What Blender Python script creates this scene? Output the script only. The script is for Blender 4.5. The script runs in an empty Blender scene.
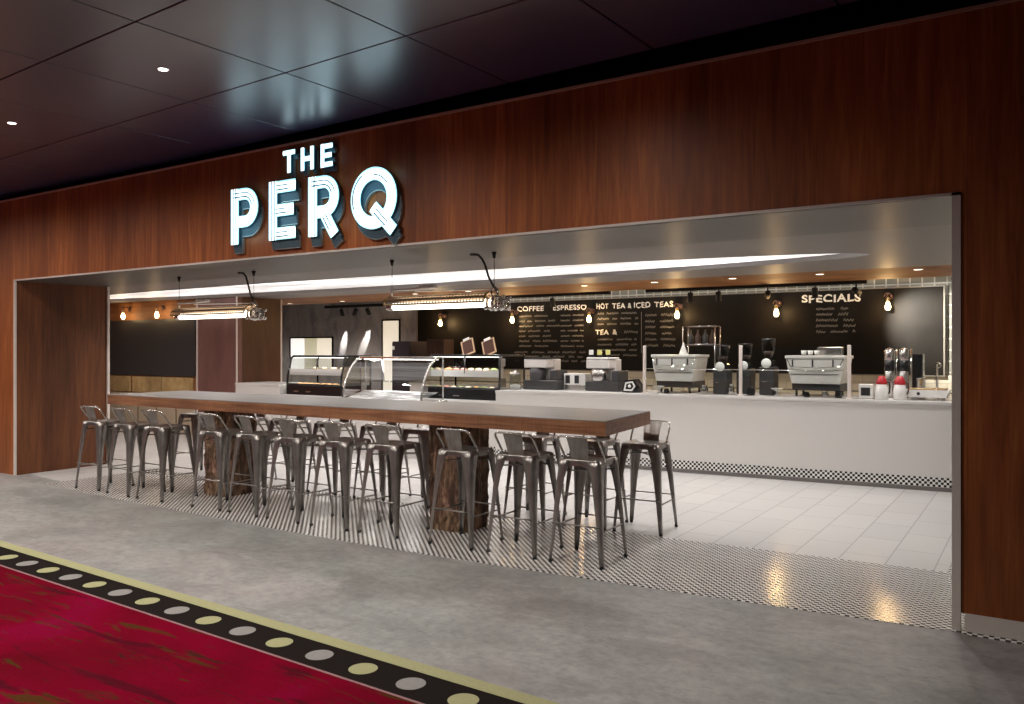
import bpy, bmesh, math, random
from mathutils import Vector, Matrix
random.seed(7)
PI = math.pi
SC = bpy.context.scene
COL = SC.collection

# ------------------------------------------------------------------ materials
def nd(nt, t, **kw):
    n = nt.nodes.new(t)
    for k, v in kw.items():
        setattr(n, k, v)
    return n
def mat(name, color=(.5, .5, .5), rough=.5, metal=0., spec=.5, emit=None, es=0., coat=0., coat_rough=.1):
    m = bpy.data.materials.new(name); m.use_nodes = True
    b = m.node_tree.nodes['Principled BSDF']
    b.inputs['Base Color'].default_value = (*color, 1)
    b.inputs['Roughness'].default_value = rough
    b.inputs['Metallic'].default_value = metal
    b.inputs['Specular IOR Level'].default_value = spec
    b.inputs['Coat Weight'].default_value = coat
    b.inputs['Coat Roughness'].default_value = coat_rough
    if emit:
        b.inputs['Emission Color'].default_value = (*emit, 1)
        b.inputs['Emission Strength'].default_value = es
    return m
def coords(nt, scale=(1, 1, 1), rot=(0, 0, 0), loc=(0, 0, 0)):
    tc = nd(nt, 'ShaderNodeTexCoord'); mp = nd(nt, 'ShaderNodeMapping')
    nt.links.new(tc.outputs['Object'], mp.inputs['Vector'])
    mp.inputs['Scale'].default_value = scale
    mp.inputs['Rotation'].default_value = rot
    mp.inputs['Location'].default_value = loc
    return mp.outputs['Vector']
def noise(nt, vec, scale=5, detail=4, rough=.55, dist=0):
    n = nd(nt, 'ShaderNodeTexNoise')
    nt.links.new(vec, n.inputs['Vector'])
    n.inputs['Scale'].default_value = scale; n.inputs['Detail'].default_value = detail
    n.inputs['Roughness'].default_value = rough; n.inputs['Distortion'].default_value = dist
    return n.outputs['Fac']
def ramp(nt, fac, stops):
    r = nd(nt, 'ShaderNodeValToRGB')
    e = r.color_ramp.elements
    while len(e) < len(stops): e.new(.5)
    for i, (p, c) in enumerate(stops):
        e[i].position = p; e[i].color = (*c, 1)
    nt.links.new(fac, r.inputs['Fac'])
    return r.outputs['Color']
def mix(nt, a, b, fac, mode='MIX'):
    n = nd(nt, 'ShaderNodeMix', data_type='RGBA', blend_type=mode)
    for s, v in ((n.inputs[0], fac), (n.inputs[6], a), (n.inputs[7], b)):
        if hasattr(v, 'is_output'): nt.links.new(v, s)
        elif isinstance(v, (int, float)): s.default_value = v
        else: s.default_value = (*v, 1)
    return n.outputs[2]
def setin(m, name, sock):
    m.node_tree.links.new(sock, m.node_tree.nodes['Principled BSDF'].inputs[name])
def bump(m, sock, strength=.2, dist=.01):
    nt = m.node_tree; b = nd(nt, 'ShaderNodeBump')
    b.inputs['Strength'].default_value = strength; b.inputs['Distance'].default_value = dist
    nt.links.new(sock, b.inputs['Height']); setin(m, 'Normal', b.outputs['Normal'])
def rrange(m, sock, lo, hi):
    nt = m.node_tree; r = nd(nt, 'ShaderNodeMapRange')
    nt.links.new(sock, r.inputs['Value']); r.inputs['To Min'].default_value = lo; r.inputs['To Max'].default_value = hi
    setin(m, 'Roughness', r.outputs['Result'])

def wood(name, dark, mid, light, rough=.3, panel=.42, stretch=(14, 14, .9), coat=.25):
    m = mat(name, mid, rough, coat=coat, coat_rough=.32, spec=.3); nt = m.node_tree
    v = coords(nt, stretch)
    n1 = noise(nt, v, 1.5, 6, .6, .6)
    v2 = coords(nt, (1.6, 1.6, .35)); n2 = noise(nt, v2, 1.1, 3, .5)
    v3 = coords(nt, (60, 60, 2.5)); n3 = noise(nt, v3, 1.5, 3)
    c = ramp(nt, n1, [(.25, dark), (.5, mid), (.78, light)])
    c = mix(nt, c, ramp(nt, n2, [(.3, (.55, .5, .5)), (.7, (1.25, 1.2, 1.15))]), .8, 'MULTIPLY')
    c = mix(nt, c, ramp(nt, n3, [(.3, (.7, .7, .7)), (.65, (1.15, 1.15, 1.15))]), .5, 'MULTIPLY')
    if panel:       # veneer leaves: a small step of tone from leaf to leaf and a fine dark joint
        sx = nd(nt, 'ShaderNodeSeparateXYZ'); tc = nd(nt, 'ShaderNodeTexCoord')
        nt.links.new(tc.outputs['Object'], sx.inputs[0])
        ad = nd(nt, 'ShaderNodeMath', operation='ADD'); nt.links.new(sx.outputs[0], ad.inputs[0]); nt.links.new(sx.outputs[1], ad.inputs[1])
        dv = nd(nt, 'ShaderNodeMath', operation='DIVIDE'); nt.links.new(ad.outputs[0], dv.inputs[0]); dv.inputs[1].default_value = panel
        fl = nd(nt, 'ShaderNodeMath', operation='FLOOR'); nt.links.new(dv.outputs[0], fl.inputs[0])
        wn = nd(nt, 'ShaderNodeTexWhiteNoise', noise_dimensions='1D'); nt.links.new(fl.outputs[0], wn.inputs['W'])
        c = mix(nt, c, ramp(nt, wn.outputs['Value'], [(0, (.78, .74, .72)), (1, (1.14, 1.13, 1.10))]), 1., 'MULTIPLY')
        fr = nd(nt, 'ShaderNodeMath', operation='FRACT'); nt.links.new(dv.outputs[0], fr.inputs[0])
        c = mix(nt, c, ramp(nt, fr.outputs[0], [(0, (.6, .6, .6)), (.014, (1, 1, 1))]), .7, 'MULTIPLY')
    setin(m, 'Base Color', c); rrange(m, n1, rough - .05, rough + .1)
    return m

M = {}
M['wood'] = wood('mahogany_veneer', (.22, .062, .019), (.37, .108, .029), (.52, .185, .052), .46, coat=.04)
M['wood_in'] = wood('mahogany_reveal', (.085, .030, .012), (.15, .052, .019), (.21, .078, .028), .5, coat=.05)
M['wood_plum'] = wood('plum_laminate', (.17, .085, .075), (.21, .105, .092), (.25, .125, .11), .4, panel=0, stretch=(3, 3, 1))
M['wood_brown'] = wood('brown_laminate', (.075, .028, .014), (.095, .037, .018), (.12, .05, .024), .4, panel=0, stretch=(3, 3, 1))
M['slat_wood'] = wood('soffit_wood', (.20, .085, .03), (.30, .13, .05), (.40, .19, .08), .6, panel=0, coat=0, stretch=(1, 14, 14))
M['table_edge'] = wood('table_wood', (.11, .045, .026), (.28, .125, .065), (.44, .23, .12), .42, panel=0, stretch=(1.2, 10, 22), coat=.1)
def table_top():
    m = mat('table_top', (.5, .47, .45), .5, spec=.3); nt = m.node_tree
    n = noise(nt, coords(nt, (1, 14, 14)), 1.3, 5)
    setin(m, 'Base Color', ramp(nt, n, [(.3, (.185, .168, .158)), (.7, (.245, .224, .212))])); return m
M['table_top'] = table_top()

def concrete():
    m = mat('polished_concrete', (.2, .19, .18), .45, spec=.4); nt = m.node_tree
    a = noise(nt, coords(nt, (.7, 1.0, 1)), 2.2, 8, .68, .4)
    b = noise(nt, coords(nt, (1, 1, 1)), 14, 8, .75)
    s = noise(nt, coords(nt, (5, 34, 1), rot=(0, 0, .75)), 1.4, 4, .7, .3)
    s2 = noise(nt, coords(nt, (1.2, 1.2, 1), loc=(7, 3, 0)), 1.3, 3)
    g = noise(nt, coords(nt, (1, 1, 1), loc=(4, 2, 0)), .7, 3)
    c = ramp(nt, a, [(.30, (.20, .188, .178)), (.5, (.285, .270, .256)), (.70, (.37, .352, .335))])
    c = mix(nt, c, ramp(nt, b, [(.32, (.62, .62, .62)), (.52, (1, 1, 1)), (.72, (1.28, 1.26, 1.24))]), .85, 'MULTIPLY')
    k = mix(nt, ramp(nt, s, [(.30, (.35, .35, .35)), (.43, (1, 1, 1))]), (1, 1, 1), ramp(nt, s2, [(.42, (0, 0, 0)), (.58, (1, 1, 1))]))
    c = mix(nt, c, k, .75, 'MULTIPLY')
    c = mix(nt, c, ramp(nt, g, [(.38, (.92, .98, .98)), (.62, (1.03, .97, 1.0))]), .8, 'MULTIPLY')
    setin(m, 'Base Color', c); rrange(m, b, .35, .6); bump(m, b, .15, .004)
    return m
M['concrete'] = concrete()
def checker(name, a, b, size, rough=.2, swap=False, grout=None):
    m = mat(name, a, rough); nt = m.node_tree
    v = coords(nt, (1, 0 if name == 'base_mosaic' else 1, 1), loc=(.003, .003, .0045))
    ck = nd(nt, 'ShaderNodeTexChecker'); nt.links.new(v, ck.inputs['Vector'])
    ck.inputs['Scale'].default_value = 1 / size
    ck.inputs['Color1'].default_value = (*a, 1); ck.inputs['Color2'].default_value = (*b, 1)
    setin(m, 'Base Color', ck.outputs['Color'])
    n = noise(nt, coords(nt), 30, 2); bump(m, n, .25, .002)
    return m
M['mosaic'] = checker('floor_mosaic', (.86, .82, .79), (.012, .011, .011), .025, .20)
M['checker'] = checker('base_mosaic', (.85, .83, .8), (.012, .011, .012), .0262, .2)
def tiles(name, c1, c2, mortar, w, h, ms=.006, rough=.15, off=0., wallrot=None):
    m = mat(name, c1, rough); nt = m.node_tree
    v = coords(nt, (1, 1, 1), rot=wallrot or (0, 0, 0))
    bt = nd(nt, 'ShaderNodeTexBrick', offset=off)
    nt.links.new(v, bt.inputs['Vector'])
    bt.inputs['Color1'].default_value = (*c1, 1); bt.inputs['Color2'].default_value = (*c2, 1); bt.inputs['Mortar'].default_value = (*mortar, 1)
    bt.inputs['Scale'].default_value = 1; bt.inputs['Brick Width'].default_value = w; bt.inputs['Row Height'].default_value = h
    bt.inputs['Mortar Size'].default_value = ms; bt.inputs['Mortar Smooth'].default_value = .2
    setin(m, 'Base Color', bt.outputs['Color'])
    return m
M['floor_tile'] = tiles('pale_floor_tile', (.64, .62, .60), (.60, .575, .565), (.40, .38, .37), .61, .305, .004, .22, .5, (0, 0, PI / 2))
M['wall_tile'] = tiles('grey_wall_tile', (.20, .20, .18), (.155, .155, .14), (.46, .44, .41), .15, .15, .010, .12, 0, (-PI / 2, 0, 0))
M['splash_tile'] = tiles('pale_wall_tile', (.62, .58, .50), (.56, .52, .44), (.40, .38, .34), .30, .15, .005, .2, .5, (-PI / 2, 0, 0))
M['gold_tile'] = wood('gold_stone', (.30, .20, .085), (.42, .30, .14), (.55, .42, .22), .3, panel=0, stretch=(5, 5, 5))
M['beige'] = mat('beige_panel', (.40, .33, .24), .4)

def panel_black():
    m = mat('ceiling_panel', (.012, .019, .07), .32, spec=.9); nt = m.node_tree; m.node_tree.nodes['Principled BSDF'].inputs['IOR'].default_value = 1.95
    n = noise(nt, coords(nt), 1.2, 3); rrange(m, n, .25, .36); return m
M['ceil_panel'] = panel_black()
M['black'] = mat('matte_black', (.006, .006, .007), .7)
M['black_gloss'] = mat('gloss_black', (.012, .012, .013), .25)
M['charcoal'] = mat('charcoal_plastic', (.035, .033, .034), .45)
M['soffit'] = mat('soffit_paint', (.21, .19, .18), .5)
M['soffit_edge'] = mat('opening_lining', (.105, .092, .080), .4, metal=.2)
M['trim'] = mat('brushed_trim', (.68, .60, .55), .4, metal=.1)
M['edge_strip'] = mat('edge_strip', (.55, .36, .28), .4, metal=.1)
M['steel'] = mat('stainless', (.58, .56, .54), .25, metal=1.)
M['chrome'] = mat('chrome', (.82, .80, .76), .08, metal=1.)
def gun():
    m = mat('gunmetal', (.30, .28, .265), .30, metal=.85); nt = m.node_tree
    n = noise(nt, coords(nt, (1, 1, .4)), 9, 5, .65)
    setin(m, 'Base Color', ramp(nt, n, [(.3, (.19, .168, .158)), (.7, (.43, .395, .37))])); rrange(m, n, .22, .42); return m
M['gun'] = gun()
M['gun_light'] = mat('worn_metal_edge', (.55, .52, .49), .25, metal=1.)
M['rubber'] = mat('rubber', (.012, .012, .012), .7)
M['machine'] = mat('brushed_machine_panel', (.74, .70, .67), .35, metal=.3)
M['white'] = mat('counter_white', (.68, .65, .625), .38)
M['white_top'] = mat('counter_top', (.72, .70, .68), .2)
M['white_plastic'] = mat('white_plastic', (.78, .76, .73), .35)
M['grey_toe'] = mat('grey_toe', (.22, .20, .19), .5)
M['red'] = mat('red_plastic', (.42, .02, .03), .35)
M['brass'] = mat('brass', (.50, .34, .16), .3, metal=1.)
M['copper'] = mat('copper', (.11, .06, .05), .45, metal=.7)
M['dull_metal'] = mat('dull_metal', (.22, .20, .18), .45, metal=.4)
def steelwall():
    m = mat('smoky_steel_wall', (.14, .14, .145), .45, metal=.15); nt = m.node_tree
    n = noise(nt, coords(nt, (1.6, 1, .9)), 1.6, 7, .65, 1.2)
    setin(m, 'Base Color', ramp(nt, n, [(.3, (.19, .19, .215)), (.5, (.38, .36, .35)), (.72, (.52, .49, .47))])); rrange(m, n, .3, .5); return m
M['steel_wall'] = steelwall()
def chalkm():
    m = mat('blackboard', (.010, .009, .008), .5, spec=.12); nt = m.node_tree
    n = noise(nt, coords(nt, (1, 1, 1)), 2.2, 5)
    setin(m, 'Base Color', ramp(nt, n, [(.3, (.006, .005, .0045)), (.7, (.012, .010, .009))])); return m
M['chalkboard'] = chalkm()
M['slate'] = mat('slate_board', (.035, .034, .035), .4)
M['chalk'] = mat('chalk', (.72, .70, .66), .9)
M['chalk_dim'] = mat('faded_chalk', (.19, .18, .17), .9)
def carpetm():
    m = mat('red_carpet', (.3, .01, .04), 1., spec=0); nt = m.node_tree
    a = noise(nt, coords(nt, (.9, .9, 1)), 1.0, 4, .6, .5)
    c = ramp(nt, a, [(.3, (.085, .004, .008)), (.55, (.165, .003, .016)), (.75, (.20, .004, .038))])
    for rz, lc, col, sc, lo in ((1.0, (0, 0, 0), (.050, .034, .008), (1.1, 7), .585), (-.35, (3, 7, 0), (.055, .022, .010), (1.3, 9), .60), (1.9, (9, 1, 0), (.028, .017, .010), (1.6, 11), .615), (.3, (2, 5, 0), (.06, .006, .012), (.8, 5), .56)):
        n = noise(nt, coords(nt, (sc[0], sc[1], 1), rot=(0, 0, rz), loc=lc), 1.25, 5, .6, 1.1)
        c = mix(nt, c, col, mix(nt, (0, 0, 0), ramp(nt, n, [(lo, (0, 0, 0)), (lo + .06, (1, 1, 1))]), .8))
    f = noise(nt, coords(nt), 160, 3)
    c = mix(nt, c, ramp(nt, f, [(.3, (.75, .75, .75)), (.7, (1.15, 1.15, 1.15))]), .7, 'MULTIPLY')
    setin(m, 'Base Color', c); bump(m, f, .4, .004); return m
M['carpet'] = carpetm()
def pile(name, col):
    m = mat(name, col, 1., spec=0); nt = m.node_tree
    f = noise(nt, coords(nt), 160, 3)
    setin(m, 'Base Color', mix(nt, col, ramp(nt, f, [(.3, (.8, .8, .8)), (.7, (1.12, 1.12, 1.12))]), .7, 'MULTIPLY')); return m
M['c_yellow'] = pile('carpet_straw', (.36, .34, .19)); M['c_black'] = pile('carpet_black', (.018, .014, .013))
M['c_grey'] = pile('carpet_grey', (.27, .25, .24)); M['c_pink'] = pile('carpet_pink', (.30, .16, .17))
def bark():
    m = mat('reclaimed_timber', (.12, .05, .03), .75); nt = m.node_tree
    a = noise(nt, coords(nt, (9, 9, 2.2)), 1.6, 6, .65, .8); b = noise(nt, coords(nt, (1.5, 1.5, 2.2)), 2, 3)
    c = ramp(nt, a, [(.3, (.022, .013, .010)), (.47, (.13, .075, .052)), (.58, (.30, .19, .135)), (.72, (.48, .37, .28))])
    c = mix(nt, c, ramp(nt, b, [(.3, (1.0, .72, .68)), (.6, (.9, .88, .62)), (.8, (1.25, .85, .72))]), .8, 'MULTIPLY')
    setin(m, 'Base Color', c); bump(m, a, .9, .03); return m
M['bark'] = bark()
def emitm(name, col, s):
    return mat(name, (.8, .8, .8), .4, emit=col, es=s)
M['tube'] = emitm('fluorescent_tube', (1, .90, .74), 6.0)
M['bulb'] = emitm('filament_bulb', (1, .74, .38), 13.)
M['can'] = emitm('downlight_lens', (1, .88, .72), 4.)
M['can_ext'] = emitm('concourse_lens', (1, .96, .9), 9.)
M['neon'] = emitm('neon_face', (.34, .86, 1.0), 1.1)  # cyan border around the white core, coloured in for its bloom
M['neon_tube'] = emitm('neon_line', (.84, .96, 1.0), 2.0)
M['groove'] = mat('letter_groove', (.03, .12, .15), .5)
M['halo'] = emitm('halo_light', (.30, .72, .90), 1.2)
M['letter_side'] = mat('letter_return', (.045, .085, .11), .4)
M['letter_lip'] = mat('letter_lip', (.42, .46, .46), .3, metal=.6)
def dome():
    m = mat('ceiling_diffuser', (.8, .8, .8), .5); nt = m.node_tree
    n = noise(nt, coords(nt, (.22, 2.6, 1)), 1.7, 6, .66, .8)
    b = nt.nodes['Principled BSDF']
    c = ramp(nt, n, [(.36, (.16, .15, .145)), (.46, (.34, .33, .32)), (.54, (.66, .64, .63)), (.64, (1, 1, 1))])
    setin(m, 'Emission Color', c); b.inputs['Emission Strength'].default_value = 1.5; return m
M['dome'] = dome()
M['lit_room'] = emitm('lit_room_white', (1, .97, .90), .85)
M['lit_cream'] = emitm('lit_room_cream', (1, .86, .64), .62)
M['lit_olive'] = emitm('lit_room_olive', (.52, .47, .24), .55)
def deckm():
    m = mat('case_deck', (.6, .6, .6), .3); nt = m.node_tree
    n = noise(nt, coords(nt, (2.2, 10, 1), rot=(0, 0, .5)), 1.4, 3)  # pale diagonal streaks coloured in as reflections on the steel deck
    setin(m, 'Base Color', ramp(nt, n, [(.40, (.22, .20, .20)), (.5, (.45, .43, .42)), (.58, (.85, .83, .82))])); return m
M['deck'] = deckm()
M['led'] = emitm('case_led', (1, .95, .9), 4.)
def glass(name='glass', tint=(.93, .95, .94), refl=1.):
    m = bpy.data.materials.new(name); m.use_nodes = True; nt = m.node_tree; nt.nodes.clear()
    o = nd(nt, 'ShaderNodeOutputMaterial'); mx = nd(nt, 'ShaderNodeMixShader'); t = nd(nt, 'ShaderNodeBsdfTransparent')
    g = nd(nt, 'ShaderNodeBsdfGlossy'); f = nd(nt, 'ShaderNodeFresnel'); f.inputs['IOR'].default_value = 1.45
    t.inputs['Color'].default_value = (*tint, 1); g.inputs['Roughness'].default_value = .03
    mu = nd(nt, 'ShaderNodeMath', operation='MULTIPLY'); nt.links.new(f.outputs[0], mu.inputs[0]); mu.inputs[1].default_value = refl
    nt.links.new(mu.outputs[0], mx.inputs[0]); nt.links.new(t.outputs[0], mx.inputs[1]); nt.links.new(g.outputs[0], mx.inputs[2])
    nt.links.new(mx.outputs[0], o.inputs[0]); return m
M['glass'] = glass(refl=.7); M['glass_case'] = glass('case_glass', (.86, .87, .87), .13)
def meshmat():
    m = mat('perforated_brass', (.60, .45, .31), .4, metal=.6); nt = m.node_tree
    v = nd(nt, 'ShaderNodeTexVoronoi', feature='F1'); v.inputs['Randomness'].default_value = 0
    nt.links.new(coords(nt, (1, 1, 1)), v.inputs['Vector']); v.inputs['Scale'].default_value = 30
    r = nd(nt, 'ShaderNodeMath', operation='GREATER_THAN'); nt.links.new(v.outputs['Distance'], r.inputs[0]); r.inputs[1].default_value = .40
    setin(m, 'Alpha', r.outputs[0]); return m
M['perf'] = meshmat()
M['pastry'] = mat('baked_pastry', (.55, .30, .10), .6); M['pastry_pale'] = mat('pale_pastry', (.70, .55, .36), .6)
M['pastry_pink'] = mat('pink_pastry', (.62, .28, .22), .5); M['salad'] = mat('green_salad', (.26, .32, .12), .6)
M['fridge'] = mat('plum_black_steel', (.055, .045, .055), .35, metal=.4)
M['slot'] = mat('dark_slot', (.01, .01, .01), .6)
M['frame_wood'] = mat('light_oak', (.42, .27, .15), .5)
M['card'] = mat('brown_card', (.06, .026, .018), .7, spec=.2)
M['yellow_tag'] = mat('yellow_tag', (.62, .58, .20), .5)
M['bean'] = mat('coffee_beans', (.06, .03, .02), .6)

# ------------------------------------------------------------------ mesh builder
class MB:
    def __init__(s): s.v = []; s.f = []; s.m = []; s.sm = []
    def add(s, vs, fs, mi=0, smooth=False, T=None):
        o = len(s.v)
        for p in vs:
            p = Vector(p)
            s.v.append(T @ p if T else p)
        for f in fs: s.f.append([i + o for i in f]); s.m.append(mi); s.sm.append(smooth)
        return s
    def box(s, a, b, mi=0, T=None):
        (x0, y0, z0), (x1, y1, z1) = a, b
        vs = [(x0, y0, z0), (x1, y0, z0), (x1, y1, z0), (x0, y1, z0), (x0, y0, z1), (x1, y0, z1), (x1, y1, z1), (x0, y1, z1)]
        return s.add(vs, [(0, 3, 2, 1), (4, 5, 6, 7), (0, 1, 5, 4), (1, 2, 6, 5), (2, 3, 7, 6), (3, 0, 4, 7)], mi, False, T)
    def rbox(s, a, b, r=.01, mi=0, T=None, n=3):     # box with rounded vertical edges and a small top/bottom chamfer
        (x0, y0, z0), (x1, y1, z1) = a, b
        pts = []
        for cx, cy, a0 in ((x1 - r, y1 - r, 0), (x0 + r, y1 - r, 90), (x0 + r, y0 + r, 180), (x1 - r, y0 + r, 270)):
            for k in range(n + 1):
                t = math.radians(a0 + 90 * k / n); pts.append((cx + r * math.cos(t), cy + r * math.sin(t)))
        c = min(r * .5, (z1 - z0) * .3); cx, cy = (x0 + x1) / 2, (y0 + y1) / 2
        fx = 1 - 2 * c / (x1 - x0); fy = 1 - 2 * c / (y1 - y0)
        rings = [(z0, 1), (z0 + c, 0), (z1 - c, 0), (z1, 1)]
        vs = []
        for z, ins in rings:
            for x, y in pts: vs.append((cx + (x - cx) * (fx if ins else 1), cy + (y - cy) * (fy if ins else 1), z))
        N = len(pts); fs = [list(range(N))[::-1], [3 * N + i for i in range(N)]]
        for k in range(3):
            for i in range(N): j = (i + 1) % N; fs.append((k * N + i, k * N + j, (k + 1) * N + j, (k + 1) * N + i))
        return s.add(vs, fs, mi, False, T)
    def prism(s, poly, y0, y1, mi=0, axis='y', T=None):
        n = len(poly)
        if axis == 'y': f = lambda p, d: (p[0], d, p[1])
        elif axis == 'z': f = lambda p, d: (p[0], p[1], d)
        else: f = lambda p, d: (d, p[0], p[1])
        vs = [f(p, y0) for p in poly] + [f(p, y1) for p in poly]
        fs = [tuple(range(n)), tuple(range(2 * n - 1, n - 1, -1))] + [(i, n + i, n + (i + 1) % n, (i + 1) % n) for i in range(n)]
        return s.add(vs, fs, mi, False, T)
    def tube(s, pts, r, seg=8, closed=False, mi=0, T=None, caps=True, r2=None):
        P = [Vector(p) for p in pts]; n = len(P); vs = []
        prev = None
        for i, p in enumerate(P):
            if closed: d = (P[(i + 1) % n] - P[i - 1])
            elif i == 0: d = P[1] - P[0]
            elif i == n - 1: d = P[-1] - P[-2]
            else: d = (P[i + 1] - p).normalized() + (p - P[i - 1]).normalized()
            d.normalize()
            if prev is None:
                u = d.cross(Vector((0, 0, 1)))
                if u.length < .1: u = d.cross(Vector((1, 0, 0)))
            else: u = prev - d * prev.dot(d)
            u.normalize(); prev = u; w = d.cross(u)
            rr = r if r2 is None else r + (r2 - r) * i / (n - 1)
            for k in range(seg):
                a = 2 * PI * k / seg; vs.append(p + u * rr * math.cos(a) + w * rr * math.sin(a))
        fs = []
        for i in range(n if closed else n - 1):
            j = (i + 1) % n
            for k in range(seg): l = (k + 1) % seg; fs.append((i * seg + k, i * seg + l, j * seg + l, j * seg + k))
        if not closed and caps: fs += [tuple(range(seg))[::-1], tuple((n - 1) * seg + k for k in range(seg))]
        return s.add(vs, fs, mi, True, T)
    def lathe(s, prof, c=(0, 0, 0), seg=16, mi=0, T=None, smooth=True):
        vs = []
        for r, z in prof:
            for k in range(seg): a = 2 * PI * k / seg; vs.append((c[0] + r * math.cos(a), c[1] + r * math.sin(a), c[2] + z))
        fs = []; n = len(prof)
        for i in range(n - 1):
            for k in range(seg): l = (k + 1) % seg; fs.append((i * seg + k, i * seg + l, (i + 1) * seg + l, (i + 1) * seg + k))
        if prof[0][0] > 1e-5: fs.append(tuple(range(seg))[::-1])
        if prof[-1][0] > 1e-5: fs.append(tuple((n - 1) * seg + k for k in range(seg)))
        return s.add(vs, fs, mi, smooth, T)
    def ribbon(s, pts, w, y0, y1, mi=0, closed=False, T=None):      # a stroke in the XZ plane, given depth along Y
        P = [Vector(p) for p in pts]; n = len(P); L, R = [], []
        for i, p in enumerate(P):
            a = P[i - 1] if (i > 0 or closed) else None; b = P[(i + 1) % n] if (i < n - 1 or closed) else None
            d1 = (p - a).normalized() if a is not None else (b - p).normalized()
            d2 = (b - p).normalized() if b is not None else d1
            n1 = Vector((-d1.y, d1.x)); n2 = Vector((-d2.y, d2.x)); m = (n1 + n2).normalized()
            k = min(1.6, 1 / max(.3, m.dot(n1))); L.append(p + m * w / 2 * k); R.append(p - m * w / 2 * k)
        vs = [];
        for i in range(n):
            for q in (L[i], R[i]): vs.append((q.x, y0, q.y))
            for q in (L[i], R[i]): vs.append((q.x, y1, q.y))
        fs = []
        for i in range(n if closed else n - 1):
            a = 4 * i; b = 4 * ((i + 1) % n)
            fs += [(a, a + 1, b + 1, b), (a + 2, b + 2, b + 3, a + 3), (a, b, b + 2, a + 2), (a + 1, a + 3, b + 3, b + 1)]
        if not closed: fs += [(0, 2, 3, 1), (4 * n - 4, 4 * n - 3, 4 * n - 1, 4 * n - 2)]
        return s.add(vs, fs, mi, False, T)
    def build(s, name, mats, parent=None, loc=None, rz=0, bevel=0, fix=True):
        me = bpy.data.meshes.new(name)
        me.from_pydata([tuple(v) for v in s.v], [], s.f)
        for m in (mats if isinstance(mats, (list, tuple)) else [mats]): me.materials.append(M[m] if isinstance(m, str) else m)
        for p, mi, sm in zip(me.polygons, s.m, s.sm): p.material_index = mi; p.use_smooth = sm
        if fix:
            bm = bmesh.new(); bm.from_mesh(me); bmesh.ops.recalc_face_normals(bm, faces=bm.faces); bm.to_mesh(me); bm.free()
        if any(s.sm) and not all(s.sm): pass
        me.update()
        o = bpy.data.objects.new(name, me); COL.objects.link(o)
        if parent: o.parent = parent
        if loc: o.location = loc
        o.rotation_euler.z = rz
        if bevel:
            b = o.modifiers.new('bevel', 'BEVEL'); b.width = bevel; b.segments = 2; b.limit_method = 'ANGLE'
        return o
def tag(o, label=None, cat=None, group=None, kind=None):
    if label: o['label'] = label
    if cat: o['category'] = cat
    if group: o['group'] = group
    if kind: o['kind'] = kind
    return o
def thing(name, label, cat, loc=(0, 0, 0), rz=0, group=None):
    o = bpy.data.objects.new(name, None); COL.objects.link(o); o.location = loc; o.rotation_euler.z = rz; o.empty_display_size = .1
    return tag(o, label, cat, group)
def struct(o): return tag(o, kind='structure')
KIDS = {}
def copy_tree(o, parent=None):
    c = o.copy(); COL.objects.link(c)
    if parent: c.parent = parent; c.matrix_parent_inverse = o.matrix_parent_inverse.copy()
    for ch in [x for x in bpy.data.objects if x.parent == o]: copy_tree(ch, c)
    return c

# ------------------------------------------------------------------ setting
Y0 = 4.95            # plane of the shopfront
XL, XR = -10.30, -.37
Z0, Z1 = 2.33, 3.31  # underside and top of the fascia
YI = 6.10            # inner end of the opening's lining
ZC = 2.40            # cafe ceiling
def poly_slab(name, pts, z0, z1, m):
    b = MB().prism(pts, z0, z1, axis='z'); return struct(b.build(name, m))
struct(MB().box((-22, -7, -.2), (6, 13, 0)).build('floor', 'concrete'))
edge = [(-9.35, 4.80), (-8.9, 4.765), (-7.8, 4.72), (-6.6, 4.69), (-5.6, 4.655), (-4.8, 4.645), (-4.0, 4.665), (-3.2, 4.705), (-2.1, 4.78), (-1.2, 4.85), (-.35, 4.925), (2.5, 5.1 - .02), (2.5, 5.6), (-.46, 5.6), (-.46, 6.20), (-9.35, 6.13)]
e1 = edge[:11] + [(-.30, 4.90), (2.6, 4.86), (2.6, 4.945), (-.30, 4.945), (-.30, 9.9), (-.53, 9.9), (-.53, 6.20), (-2.5, 6.12), (-9.35, 6.13)]
poly_slab('floor_mosaic', e1, 0, .003, 'mosaic')
poly_slab('floor_tile', [(-9.35, 6.13), (-2.5, 6.12), (-.53, 6.20), (-.53, 12.3), (-16, 12.3), (-16, 6.1), (-10.28, 6.1), (-10.28, 5.1), (-9.35, 5.0)], 0, .0028, 'floor_tile')

# shopfront wall: piers, fascia and the lining of the deep opening
w = MB()
w.box((-18, Y0, 0), (XL, YI, Z1)); w.box((XR, Y0, .10), (5, Y0 + .45, Z1)); w.box((XL, Y0, Z0), (XR, Y0 + .5, Z1))
struct(w.build('wall_front', 'wood'))
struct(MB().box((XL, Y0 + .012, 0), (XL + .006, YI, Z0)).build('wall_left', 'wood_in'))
struct(MB().box((XL, Y0 + .5, Z0), (XR, Y0 + 1.15, Z0 + .2)).box((XL, Y0 + .005, Z0 - .004), (XR, Y0 + .5, Z0)).box((XL, Y0 + .5, Z0 - .004), (XR, Y0 + 1.0, Z0)).build('trim_1', 'soffit_edge'))
t = MB(); q = .014
t.box((XL - .022, Y0 - .012, .0), (XL + .004, Y0 + .03, Z0 + .012)); t.box((XR - .03, Y0 - .012, .003), (XR + .012, Y0 + .03, Z0 + .012))
t.box((XL - .022, Y0 - .012, Z0 - .004), (XR + .012, Y0 + .03, Z0 + .012))
struct(t.build('trim_2', 'trim'))
struct(MB().box((-18, Y0 - .008, Z1 - .010), (5, Y0 + .02, Z1 + .010)).build('trim_3', 'edge_strip'))
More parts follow.
